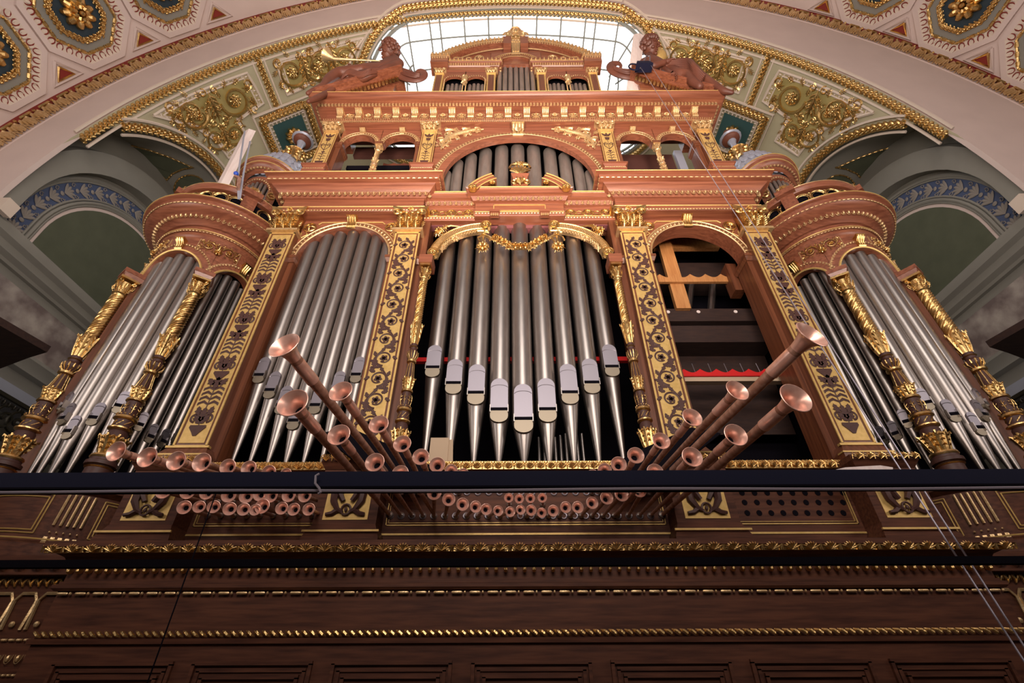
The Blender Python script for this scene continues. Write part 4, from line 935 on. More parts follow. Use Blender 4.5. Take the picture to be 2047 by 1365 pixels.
for sg, nm in LR:
    t = thing('curved_bracket', 'gilt curved bracket with volutes and palm leaf, %s of the centre bay' % nm, 'bracket', (sg * 1.1, 5.95, 8.1), 'curved brackets of the centre bay')
    el = lambda r, a: (sg * (.66 + (.95 + r) * math.cos(a)), 7.98 + (.82 + r) * math.sin(a))
    A_ = lin(PI * .02, PI * .5, 24); ob('curved_band', M().strip([el(.07, a) for a in A_], [el(-.07, a) for a in A_], 5.9, 6.06), GPALE, t)
    g = M()
    for r in (.07, -.07): g.tube([(el(r, a)[0], 5.895, el(r, a)[1]) for a in A_], .016, 5)
    for i, a in enumerate(lin(PI * .03, PI * .49, 40)): g.tube([(el(-.05, a)[0], 5.892, el(-.05, a)[1]), (el(.05, a + .02)[0], 5.892, el(.05, a + .02)[1])], .007, 4)
    ob('guilloche', g, GOLD, t)
    g = M()
    for a in (0.02, .5): e = el(0, PI * a); g.ring(e, 0, .105, 0, 360, 5.86, 5.95, 20).tube([(p[0], 5.85, p[2]) for p in spiral(e, .10, .02, 0, 1.6, 22)], .015, 5).add(rosette(.06, .03, 6), Matrix.Translation((e[0], 5.85, e[1])))
    ob('volutes', g, GOLD, t)
    g = M()
    for i, a in enumerate(lin(PI * .12, PI * .46, 15)):
        p = el(-.13, a); d = a + PI / 2
        g.add(leafrel(.15, .05, .05, 3), xz(None, (p[0], 5.95, p[1]), (d if sg > 0 else PI - d) - PI / 2 + (-.5 if sg > 0 else .5) + (0)))
    p = el(-.17, PI * .24); g.add(rosette(.09, .06, 7), Matrix.Translation((p[0], 5.92, p[1]))); p = el(-.13, PI * .08); g.add(leafrel(.28, .09, .06), xz(None, (p[0], 5.95, p[1] - .05), 0))
    ob('palm_leaves', g, GPALE, t)
    g = M(); cx, cz = sg * 1.58, 8.80
    g.add(rosette(.10, .06, 7), Matrix.Translation((cx, 6.02, cz)))
    for a, L in ((-.9 * -sg, .26), (1.6 * -sg * -1, .2), (PI * .8 * sg, .24), (2.9, .2)): g.add(leafrel(L, .07, .05, 4), xz(None, (cx, 6.02, cz), a))
    g.tube([(cx - sg * .05, 6.02, cz + .06), (cx - sg * .22, 6.01, cz + .13), (cx - sg * .40, 6.02, cz + .12)], [.03, .025, .012], 5)
    ob('spandrel_ornament', g, GOLD, t)
    t = thing('turned_column', 'slim gilt twisted column on the %s side of the centre pipes' % nm, 'column', (sg * 1.70, 5.9, 3.98), 'slim columns of the centre bay')
    gg, ww = column_parts(3.34, .068); T = Matrix.Translation((sg * 1.70, 5.9, 4.02))
    ob('gilt_carving', M().add(gg, T), GOLD, t); ob('wood_core', M().add(ww, T), INLAY, t)
    ob('capital', M().add(roundcap(.062, .32), Matrix.Translation((sg * 1.70, 5.9, 7.36))), GOLD, t); ob('impost', M().box(sg * 1.70 - .12, sg * 1.70 + .12, 5.78, 6.1, 7.68, 7.88), WH, t)
t = thing('flower_garland', 'bright gilt flower garland hanging in front of the centre pipes', 'garland', (0, 5.8, 8.5))
g = M(); rnd = random.Random(5)
for s in (-1, 1):
    for i, (x, z, r) in enumerate(((.46, 8.44, .05), (.38, 8.38, .065), (.30, 8.30, .08), (.22, 8.23, .07), (.15, 8.19, .06))):
        g.add(rosette(r * 1.15, .07, 6), Matrix.Translation((s * x, 5.80, z - .1)))
        for k in range(5): g.add(leafrel(.11, .035, .03, 3), xz(None, (s * x, 5.83, z - .1), rnd.uniform(-PI, PI)))
for x in (-.09, 0, .09): g.add(rosette(.085, .09, 8), Matrix.Translation((x, 5.79, 8.05)))
g.tube([(-.66, 5.84, 8.46), (-.36, 5.84, 8.24), (-.14, 5.84, 8.08), (.14, 5.84, 8.08), (.36, 5.84, 8.24), (.66, 5.84, 8.46)], .03, 6)
ob('swag', g, GOLD, t)
for s in (-1, 1):
    g = M(); c = (s * .69, 8.46)
    for a in (.6, 2.5): g.tube([(c[0] + .13 * math.cos(a) * q + .05 * math.sin(6.28 * q), 5.82, c[1] + .10 * math.sin(a) * math.sin(PI * q) + .04) for q in lin(0, 1, 8)], .022, 5)
    g.tube([(c[0], 5.82, c[1]), (c[0] - .10, 5.8, c[1] - .12), (c[0] - .06, 5.8, c[1] - .22)], .018, 5).tube([(c[0], 5.82, c[1]), (c[0] + .10, 5.8, c[1] - .10), (c[0] + .13, 5.8, c[1] - .2)], .018, 5).ball((c[0], 5.8, c[1]), .04)
    ob('ribbon_bow', g, GOLD, t)
    g = M(); g.add(rosette(.12, .08, 8), Matrix.Translation((c[0], 5.82, c[1] - .36)))
    for k in range(7): g.add(leafrel(.15, .045, .04, 3), xz(None, (c[0], 5.84, c[1] - .36), k * .9))
    g.tube([(c[0], 5.84, c[1] - .05), (c[0], 5.84, c[1] - .3)], .02, 5); ob('flower_drop', g, GOLD, t)
# ================================================================ PIPES
def pipe(X, Y, r, zb, zs, zt, label, group, wlip=1.25, lip=None, ang=0.0, simple=False):
    """flue pipe: foot tip at zb, mouth slot at zs, top at zt; X,Y the pipe axis; ang turns the mouth"""
    t = thing('organ_pipe', label, 'organ pipe', (X, Y, zb), group)
    if simple:
        ob('body', M().lathe([(r, 0), (r, zt - zb)], 20, (X, Y, zb)), TINU if zb > 6 else TIN, t); return t
    lip = lip or r * 3.0; n = 28
    ob('body', M().lathe([(r * .97, 0), (r, .02), (r, zt - zs)], n, (X, Y, zs - .0)), TIN, t)
    ob('foot', M().lathe([(r * .10, 0), (r * .16, .03), (r * .97, zs - zb - .001)], n, (X, Y, zb)), TIN, t)
    T = Matrix.Translation((X, Y, 0)) @ Matrix.Rotation(ang, 4, 'Z')
    w_ = r * wlip * .56; k = 10; y = -r * .985
    up = [(-w_, zs + .03), (w_, zs + .03)] + [(w_ * math.cos(a), zs + lip - w_ + w_ * math.sin(a)) for a in lin(0, PI, k)]
    lo = [(-w_ * math.cos(a), zs - .02 - r * .55 - w_ * .75 * math.sin(a)) for a in lin(0, PI, k)] + [(w_, zs - .02), (-w_, zs - .02)]
    ul = ob('upper_lip', M().prism(up, y - .012, y + r * .25).map(lambda a, b, c: T @ Vector((a, b, c))), TINB, t)
    ob('lip_ridge', M().tube([(w_ * .93 * math.cos(a), y - .013, zs + lip - w_ * 1.25 + w_ * .35 * math.sin(a)) for a in lin(0, PI, k)], .006, 4).map(lambda a, b, c: T @ Vector((a, b, c))), TINB, ul)
    ob('lower_lip', M().prism(lo, y - .010, y + r * .3).map(lambda a, b, c: T @ Vector((a, b, c))), TINW, t)
    ob('mouth_slot', M().box(-w_, w_, y - .006, y + .05, zs - .03, zs + .04).map(lambda a, b, c: T @ Vector((a, b, c))), VOID, ul, label='black slot of the mouth')
    g = M()
    for s in (-1, 1): g.box(s * w_ * 1.0 - .006, s * w_ * 1.0 + .006, y - .035, y + .03, zs - .05, zs + .07)
    ob('ears', g.map(lambda a, b, c: T @ Vector((a, b, c))), TIN, ul)
    return t
OW = ['leftmost', 'second', 'third', 'fourth', 'middle', 'sixth', 'seventh', 'eighth', 'rightmost']
SL = {0: (4.69, 5.27), 1: (4.86, 5.39), 2: (5.16, 5.67), 3: (5.35, 5.79), 4: (5.66, 6.09)}
RR = {0: .166, 1: .160, 2: .156, 3: .150, 4: .140}
for k in range(-4, 5):
    zs, zl = SL[abs(k)]; r = RR[abs(k)]
    zt = {0: 9.05, 1: 8.98, 2: 9.0, 3: 9.0, 4: 8.75}[abs(k)]
    lab = 'large centre-bay pipe, %s from left of nine' % OW[k + 4] if k else 'tallest centre pipe with the lowest mouth, in the middle'
    pipe(k * .352, 6.0 + r + .03 * abs(k), r, 4.0, zs, zt, lab, 'centre bay pipes', 1.45, zl - zs)
B7 = ['leftmost', 'second', 'third', 'middle', 'fifth', 'sixth', 'rightmost']
for k in range(-3, 4):
    zs = {0: 4.70, 1: 4.95, 2: 5.21, 3: 5.48}[abs(k)]
    pipe(-3.30 + k * .248, 6.16, .118, 4.0, zs, 8.86 - .03 * abs(k), '%s of the seven tall pipes in the left arched bay' % B7[k + 3], 'left bay pipes', 1.25, .33)
# red felt rail and small pipes behind
t = thing('red_rail', 'red felt covered pipe rail behind the front pipes', 'rail', (0, 6.5, 5.9))
ob('rail', M().box(-4.2, 2.0, 6.42, 6.50, 5.98, 6.06), FELT, t)
for k in range(9):
    pipe(.25 + k * .085, 6.75, .028, 4.0, 4.2, 4.75 + .03 * (k % 3), 'small dark inner pipe behind the centre bay feet', 'small inner pipes behind the centre bay', simple=True)
# dark interior: black linings put the shade behind the pipes into colour
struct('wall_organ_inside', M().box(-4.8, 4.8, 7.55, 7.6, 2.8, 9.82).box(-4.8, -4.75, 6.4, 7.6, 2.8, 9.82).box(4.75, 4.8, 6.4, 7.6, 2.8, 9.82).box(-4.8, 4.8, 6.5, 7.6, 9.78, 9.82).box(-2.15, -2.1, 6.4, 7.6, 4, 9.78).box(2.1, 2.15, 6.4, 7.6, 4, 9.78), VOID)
# right bay: the pipes are out, the inside shows
t = thing('pipe_rack', 'orange pine pipe rack with scalloped board in the open right bay', 'pipe rack', (3.3, 6.6, 4.0))
ob('post', M().box(2.93, 3.2, 6.62, 6.72, 7.3, 9.4), WL, t)
def scallop(x0, x1, z0, z1, y0, y1, n, dep):
    pts = [(x0, z0), (x1, z0)]; w_ = (x1 - x0) / n
    for i in range(n):
        for q in lin(0, 1, 8): pts.append((x1 - (i + q) * w_, z1 - dep * math.sin(PI * q)))
    return M().prism(pts, y0, y1)
ob('scalloped_board', scallop(2.45, 4.25, 7.92, 8.13, 6.56, 6.62, 6, .09), WL, t)
ob('upper_rail', M().box(2.9, 4.3, 6.8, 6.9, 9.15, 9.25).box(2.45, 4.3, 6.9, 7.0, 9.25, 9.9), WL, t)
ob('side_block', M().box(4.05, 4.25, 6.45, 6.7, 7.6, 8.3), WV, t)
t = thing('wind_chest', 'dark brown wooden chest beams inside the open right bay', 'chest', (3.3, 6.9, 5.0))
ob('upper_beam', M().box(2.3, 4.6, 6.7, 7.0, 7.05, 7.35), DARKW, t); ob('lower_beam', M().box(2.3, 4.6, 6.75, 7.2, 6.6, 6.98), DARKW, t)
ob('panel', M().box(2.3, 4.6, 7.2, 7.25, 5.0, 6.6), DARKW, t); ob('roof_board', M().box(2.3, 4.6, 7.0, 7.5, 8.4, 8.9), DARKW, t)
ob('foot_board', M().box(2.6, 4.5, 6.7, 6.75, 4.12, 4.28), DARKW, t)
for x in (2.78, 3.35, 4.05): ob('white_disc', M().ring((x, 7.27), 0, .035, 0, 360, 6.69, 6.7, 14), WHITEWOOD, t, label='small white disc')
t = thing('felt_rack', 'red felt scalloped board with upright pins low in the open right bay', 'pipe rack', (3.3, 6.5, 5.6))
ob('board', M().box(2.42, 4.3, 6.5, 6.62, 5.62, 5.70), CARD, t); ob('felt_edge', scallop(2.42, 4.3, 5.70, 5.84, 6.47, 6.53, 7, .07), FELT, t)
for k in range(6): ob('pin', M().tube([(2.62 + k * .27, 6.52, 5.78), (2.60 + k * .27, 6.52, 5.98)], .006, 5), TINB, t)
for x, a in ((3.45, .5), (3.9, .0)):
    o = ob('grey_inner_pipe', M().tube([(x - .2, 6.95, 7.4), (x + .1, 7.0, 8.3)], .07, 10), TIN); tag(o, 'grey slanting pipe inside the open right bay, %s of two' % ('left' if x < 3.6 else 'right'), 'organ pipe')
o = ob('buff_tag', M().box(-1.27, -1.02, 5.86, 5.88, 4.0, 4.34).frus((-1.0, 5.9), .05, .02, .03, .02, 4.0, 4.32), CARD); tag(o, 'buff card leaning at the left foot of the centre bay', 'card')
# ================================================================ TOWERS
TX, TY = -6.35, 6.9
def tmap(sg, s, r, z, R=1.0, ty=TY):
    a = s / R; return (sg * (-TX) * -1 * -1 + r * math.sin(a) if False else (sg * 6.35 + r * math.sin(a)), ty - r * math.cos(a), z)
def tmove(m, sg, R=1.0, ty=TY): return m.map(lambda x, y, z: tmap(sg, x, R - y, z, R, ty))     # flat design: x along, -y outward
def tarc(sg, r, a0, a1, n=40, ty=TY): return [(sg * 6.35 + r * math.sin(math.radians(a)), ty - r * math.cos(math.radians(a))) for a in lin(a0, a1, n)]
def trun(sg, r, z, u, p, a0=-105, a1=105): return along([Vector((x, y, z)) for x, y in tarc(sg, r, a0, a1, 60)], lambda q: Vector((q.x - sg * 6.35, q.y - TY, 0)), u, p)
for sg, nm in LR:
    X = sg * 6.35
    t = thing('tower_entablature', 'round mahogany cornice crowning the %s tower' % nm, 'cornice', (X, TY, 8.55), 'round tower cornices')
    P_ = tarc(sg, 1.0, -120, 120, 60)
    ob('architrave', M().sweep(P_, [(-.15, 0), (.0, 0), (.03, .03), (.03, .12), (.06, .14), (-.15, .14)], 8.52), WH, t)
    ob('frieze', M().sweep(P_, [(-.15, .14), (.02, .14), (.02, .28), (-.15, .28)], 8.52), WH, t)
    ob('cornice', M().sweep(P_, [(-.15, .28), (.06, .28), (.14, .34), (.18, .36), (.24, .40), (.34, .44), (.38, .46), (.42, .50), (.43, .60), (.49, .62), (.50, .65), (-.15, .65)], 8.52), WH, t)
    ob('egg_and_dart', trun(sg, 1.19, 8.90, u_egg(.10, .11, .05), .095), GPALE, t, label='gilt egg and dart row')
    ob('lower_bead', trun(sg, 1.065, 8.63, u_bead(.06, .012), .06), GPALE, t); ob('upper_bead', trun(sg, 1.43, 9.015, u_bead(.08, .012), .08), GPALE, t)
    ob('gilt_lines', M().tube([(x, y, 8.67) for x, y in tarc(sg, 1.065, -110, 110)], .010, 5).tube([(x, y, 9.165) for x, y in tarc(sg, 1.5, -110, 110)], .010, 5), GFLAT, t)
    t = thing('round_tower', 'curved arcade wall of the %s tower with carved gilt spandrels' % nm, 'tower', (X, TY, 3.9), 'round organ towers')
    c36 = math.radians(36)
    for sc_, hw, r, nm2 in ((0, c36, .53, 'f'), (math.radians(66), math.radians(30), .44, 's'), (-math.radians(66), math.radians(30), .44, 's')):
        zc = 7.60; a = arch_panel(0, hw, zc, 8.54, r, zc, 0, .12, 26); ob('arch_wall', tmove(a.map(lambda x, y, z: (x + sc_, y, z)), sg), WH, t)
        g = M().tube(arcp(sc_, zc, r + .015, -.012), .02, 5)
        ob('inner_rim', tmove(g, sg), GFLAT, t)
        g = along(arcp(sc_, zc, min(r + .16, hw * 1.0 + .06), -.01), yn, u_egg(.055, .055, .022), .055)
        ob('egg_rim', tmove(g, sg), GPALE, t)
        k = console(.13, .24, .12).map(lambda x, y, z: (x + sc_, y, z + zc + r + .02)); ob('keystone', tmove(k, sg), GOLD, t)
    for s in (-1, 1):
        g = M().add(scrollpair(.66, .28, .05), Matrix.Translation((s * c36, -.01, 8.35))).add(rosette(.07, .06, 7), Matrix.Translation((s * c36, -.02, 8.25)))
        ob('carved_spandrel', tmove(g, sg), GOLD, t)
        g = M(); frame(g, s * c36 - .36, s * c36 + .36, 8.20, 8.49, 0, .012, .012); ob('bead_frame', tmove(g, sg), GPALE, t)
    for s in (-1, 1):
        a_ = s * c36; T = Matrix.Translation((X, TY, 0)) @ Matrix.Rotation(a_, 4, 'Z')
        ob('pier', M().box(-.05, .05, -1.02, -.75, 3.74, 7.5).map(lambda x, y, z: T @ Vector((x, y, z))), WV, t)
        ob('impost', M().frus((0, -1.08), .10, .12, .15, .17, 7.42, 7.52).box(-.16, .16, -1.26, -.7, 7.52, 7.60).map(lambda x, y, z: T @ Vector((x, y, z))), WH, t)
        p = T @ Vector((0, -1.11, 0)); wh = 'outer' if s * sg > 0 else 'inner'
        tt = thing('turned_column', 'thick gilt twisted column on the %s side of the %s tower' % (wh, nm), 'column', (p.x, p.y, 4.0), 'thick tower columns')
        gg, ww = column_parts(3.12, .098); TT = Matrix.Translation((p.x, p.y, 4.0))
        ob('gilt_carving', M().add(gg, TT), GOLD, tt); ob('wood_core', M().add(ww, TT), INLAY, tt)
        ob('base_block', M().lathe([(.15, 0), (.15, .2), (.14, .27)], 20, (p.x, p.y, 3.74)), INLAY, tt); ob('base_rings', M().lathe([(.14, .04), (.175, .06), (.14, .08)], 20, (p.x, p.y, 3.76)).lathe([(.14, 0), (.17, .02), (.14, .04)], 20, (p.x, p.y, 3.95)), GOLD, tt)
        ob('capital', M().add(roundcap(.095, .34), Matrix.Translation((p.x, p.y, 7.10)) @ Matrix.Rotation(a_, 4, 'Z')), GOLD, tt)
    # tower base
    tb = thing('curved_plinth', 'dark curved plinth of the %s tower with gilt fluted brackets' % nm, 'plinth', (X, TY, 2.77), 'tower plinths')
    ob('body', M().sweep(tarc(sg, 1.12, -120, 120, 40), [(-.6, 0), (.10, 0), (.10, .22), (.0, .30), (.0, .85), (.10, .90), (.10, .97), (-.6, .97)], 2.77), WB, tb)
    for s in (-1, 1):
        g = M()
        for k in range(5):
            x = s * c36 * 1.12 + (k - 2) * .065; g.tube([(x, -.03, 3.22), (x, -.03, 3.60)], .014, 5).frus((x, -.04), .025, .03, .018, .03, 2.98, 3.08).ball((x, -.03, 3.14), .012, 5, 4)
        ob('gilt_flutes', g.map(lambda x, y, z: tmap(sg, x, 1.12 - y, z, 1.12)), GPALE, tb)
    g = M()
    for x0, x1 in ((-.42, .42), (.95, 1.5), (-1.5, -.95)):
        for e in (0, .03): frame(g, x0 + e, x1 - e, 3.12 + e, 3.58 - e, 0, .010, .012)
    g2 = M()
    for x0, x1 in ((-.42, .42), (.95, 1.5), (-1.5, -.95)):
        for e in (0, .035):
            q = [(x0 + e, 3.12 + e), (x1 - e, 3.12 + e), (x1 - e, 3.58 - e), (x0 + e, 3.58 - e), (x0 + e, 3.12 + e)]
            g2.tube([(a[0] + (b[0] - a[0]) * i / 6, -.01, a[1] + (b[1] - a[1]) * i / 6) for a, b in zip(q[:-1], q[1:]) for i in range(7)], .008, 4)
    ob('gilt_frames', g2.map(lambda x, y, z: tmap(sg, x, 1.12 - y, z, 1.12)), GFLAT, tb)
    ob('gilt_line', M().tube([(x, y, 3.04) for x, y in tarc(sg, 1.23, -110, 110)], .010, 5), GFLAT, tb)
    o = struct('wall_tower_inside_' + nm, M().lathe([(.62, 0), (.62, 4.82)], 24, (X, TY + .1, 3.73)), VOID)
    # pipes of the tower
    P5 = ['first', 'second', 'middle', 'fourth', 'fifth']
    for k in range(-2, 3):
        a = k * .225 / 1.0; r = .098; R = .86; zs = {0: 4.50, 1: 4.72, 2: 4.95}[abs(k)]
        pipe(X + R * math.sin(a), TY - R * math.cos(a), r, 3.74, zs, 8.10 - .06 * abs(k), '%s from left of the five pipes in the %s tower front' % (P5[k + 2], nm), '%s tower front pipes' % nm, 1.2, .24, a)
    for k in range(4):
        a = -sg * (.80 + k * .20); R = .86; zs = 4.75 - .12 * (1.5 - abs(k - 1.5))
        pipe(X + R * math.sin(a), TY - R * math.cos(a), .078, 3.74, zs, 7.98 - .05 * abs(k - 1.5), '%s dark pipe from the column in the %s tower inner arch' % (['first', 'second', 'third', 'fourth'][k], nm), '%s tower inner pipes' % nm, 1.2, .2, a)
    # parapet with ring tracery
    t = thing('parapet', 'curved pierced parapet with gilt rings on top of the %s tower' % nm, 'parapet', (X, TY, 9.17), 'tower parapets')
    ob('rails', M().sweep(tarc(sg, 1.14, -100, 100, 50), [(-.08, 0), (.02, 0), (.02, .10), (-.08, .10)], 9.17).sweep(tarc(sg, 1.14, -100, 100, 50), [(-.12, 0), (.04, 0), (.08, .06), (.08, .12), (-.12, .12)], 9.80), WH, t)
    ob('blind_panel', M().sweep(tarc(sg, 1.07, -100, 100, 50), [(-.03, 0), (0, 0), (0, .62), (-.03, .62)], 9.2), VOID, t)
    g = M()
    for k in range(-6, 7):
        if k in (-3, 3): continue
        x = k * .285; R = .15
        g.tube([(x + R * math.cos(a), -.01, 9.60 + R * math.sin(a)) for a in lin(0, 2 * PI, 20)], .018, 5).tube([(x + R * .72 * math.cos(a), -.01, 9.60 + R * .72 * math.sin(a)) for a in lin(0, 2 * PI, 16)], .007, 4)
        for s in (-1, 1): g.tube([(x + .142 + .04 * math.cos(a), -.01, 9.60 + s * .09 + .04 * math.sin(a)) for a in lin(0, 2 * PI, 10)], .009, 4)
    ob('ring_tracery', g.map(lambda x, y, z: tmap(sg, x, 1.12 - y, z, 1.12)), GOLD, t)
    g = M().add(trun(sg, 1.17, 9.82, u_bead(.06, .010), .06, -95, 95)).tube([(x, y, 9.925) for x, y in tarc(sg, 1.22, -98, 98)], .010, 5); ob('gilt_edge', g, GPALE, t)
    for s in (-1, 1):
        T = Matrix.Translation((X, TY, 0)) @ Matrix.Rotation(s * .70, 4, 'Z')
        po = ob('post', M().box(-.13, .13, -1.2, -1.0, 9.17, 9.82).box(-.18, .18, -1.3, -1.0, 9.82, 9.96).map(lambda x, y, z: T @ Vector((x, y, z))), WH, t)
        p = T @ Vector((0, -1.12, 0)); g = M().ball((p.x, p.y, 10.08), (.10, .10, .12), 10, 7)
        for k in range(7): g.add(leafrel(.2, .05, .04, 3), Matrix.Translation((p.x, p.y, 9.98)) @ Matrix.Rotation(k * .9, 4, 'Z') @ Matrix.Translation((0, -.09, 0)))
        ob('ball_finial', g, GOLD, po)
    # turret
    ty = 7.35
    t = thing('turret', 'mahogany turret with bowed pediment and small pipes on the %s tower' % nm, 'turret', (X, ty, 9.17), 'turrets of the side towers')
    q = lambda r, a0=-100, a1=100, n=40: tarc(sg, r, a0, a1, n, ty)
    ob('drum', M().sweep(q(.60), [(-.1, 0), (0, 0), (0, 1.3), (-.1, 1.3)], 9.17), WH, t); ob('core', M().lathe([(.45, 0), (.45, 2.6)], 20, (X, ty + .1, 9.2)), VOID, t)
    for s in (-1, 1):
        T = Matrix.Translation((X, ty, 0)) @ Matrix.Rotation(s * .72, 4, 'Z')
        g = M().box(-.09, .09, -.70, -.5, 10.4, 11.6).map(lambda x, y, z: T @ Vector((x, y, z))); ob('corner_pier', g, WV, t)
        g = M()
        for z in (10.7, 11.0, 11.3): g.tube([(p[0], -.72, p[2] + z) for p in spiral((0, 0), .11, .02, PI / 2, 1.3 * s, 14)], .022, 5)
        ob('scroll_ornament', g.map(lambda x, y, z: T @ Vector((x, y, z))), GOLD, t)
    a = arch_panel(0, .40, 11.0, 11.7, .34, 11.2, 0, .08, 20); ob('arch_wall', tmove(a, sg, .62, ty), WH, t)
    ob('egg_rim', tmove(along(arcp(0, 11.2, .37, -.01), yn, u_egg(.06, .06, .02), .06), sg, .62, ty), GPALE, t)
    for k in range(-3, 4):
        x = k * .105; ob('small_pipe', M().lathe([(.012, 0), (.046, .18), (.046, 1.05 - .02 * abs(k))], 14, (X + .56 * math.sin(x / .56), ty - .56 * math.cos(x / .56), 10.46)), TIN, t)
    # bowed pediment
    pr = [(0, 0), (.06, .02), (.10, .10), (.18, .14), (.22, .20), (.22, .32), (.26, .36), (0, .38)]
    m = M(); S = lin(-1.55, 1.55, 40); b = 0
    for s_ in S:
        a = s_ / .62 * .42 * .9; z0 = 11.75 + .38 * (1 - (s_ / 1.55) ** 2) - .30
        aa_ = s_ * 1.05
        for o, u in pr: m.v.append((X + (.62 + o) * math.sin(aa_), ty - (.62 + o) * math.cos(aa_), z0 + u))
    n = len(pr)
    for i in range(40): m.f += [(i * n + k, i * n + (k + 1) % n, (i + 1) * n + (k + 1) % n, (i + 1) * n + k) for k in range(n)]
    ob('bowed_pediment', m, WH, t)
    bp = lambda o, u: [Vector((X + (.62 + o) * math.sin(s_ * 1.05), ty - (.62 + o) * math.cos(s_ * 1.05), 11.45 + .38 * (1 - (s_ / 1.55) ** 2) + u)) for s_ in S]
    ob('egg_row', along(bp(.12, .06), lambda p: Vector((p.x - X, p.y - ty, 0)), u_egg(.085, .09, .04), .085), GPALE, t)
    ob('gilt_edge', M().tube(bp(.22, .20), .011, 5).tube(bp(.26, .36), .011, 5), GFLAT, t)
    for s in (-1, 1):
        g = M(); T = Matrix.Translation((X, ty, 0)) @ Matrix.Rotation(s * 1.45, 4, 'Z')
        for rr in (.16, .12, .08): g.tube([(p[0] * 1.0 + 0, -.80, 11.40 + p[2]) for p in spiral((0, 0), rr, rr * .3, 0, 1.0 * s, 16)], .016, 5)
        ob('volute', g.map(lambda x, y, z: T @ Vector((x, y, z))), GOLD, t)
    # scaled dome and finial
    t2 = thing('scaled_dome', 'blue-grey fish-scale dome on the %s turret' % nm, 'dome', (X, ty + .15, 11.4), 'fish-scale domes'); cx, cy = X, ty + .15
    prof = [(.74, 11.9), (.82, 12.05), (.84, 12.25), (.78, 12.6), (.62, 12.95), (.42, 13.2), (.24, 13.4)]
    ob('shell', M().lathe(prof, 28, (cx, cy, 0)), SLATE, t2)
    g = M()
    for row in range(11):
        tt_ = row / 10 * 5.9; i = min(5, int(tt_)); f = tt_ - i; r = prof[i][0] * (1 - f) + prof[i + 1][0] * f; z = prof[i][1] * (1 - f) + prof[i + 1][1] * f
        nn = max(8, int(2 * PI * r / .16))
        for k in range(nn):
            a = (k + .5 * (row % 2)) * 2 * PI / nn
            g.add(M().ball((0, 0, 0), (.085, .025, .11), 6, 4), Matrix.Translation((cx + (r + .01) * math.cos(a), cy + (r + .01) * math.sin(a), z)) @ Matrix.Rotation(a + PI / 2, 4, 'Z') @ Matrix.Rotation(-.12, 4, 'X'))
    ob('scales', g, SLATE, t2)
    g = M()
    for k in range(4):
        a = k * PI / 2 - PI / 4; g.add(leafrel(.5, .16, .1, 5), Matrix.Translation((cx, cy, 12.7)) @ Matrix.Rotation(a, 4, 'Z') @ Matrix.Translation((0, -.80, 0)) @ Matrix.Rotation(-.6, 4, 'X'))
    ob('gilt_rib', g, GOLD, t2)
    t3 = thing('finial', 'turned gold and grey finial above the %s dome' % nm, 'finial', (cx, cy, 13.4), 'turret finials')
    ob('gilt_bulb', M().add(acan_cup(.18, .27, .45, 10), Matrix.Translation((cx, cy, 13.35))).lathe([(.2, 0), (.3, .06), (.2, .12)], 16, (cx, cy, 13.85)), GOLD, t3)
    ob('grey_neck', M().lathe([(.16, 0), (.09, .15), (.08, .45), (.13, .62)], 16, (cx, cy, 13.9)), SLATE, t3)
    ob('wood_ball', M().lathe([(.12, 0), (.24, .08), (.28, .2), (.2, .34), (.08, .42), (.12, .5), (.03, .62)], 16, (cx, cy, 14.5)), STATUE, t3)
    ob('grey_ring', M().lathe([(.27, 0), (.31, .04), (.27, .08)], 16, (cx, cy, 14.62)), SLATE, t3)
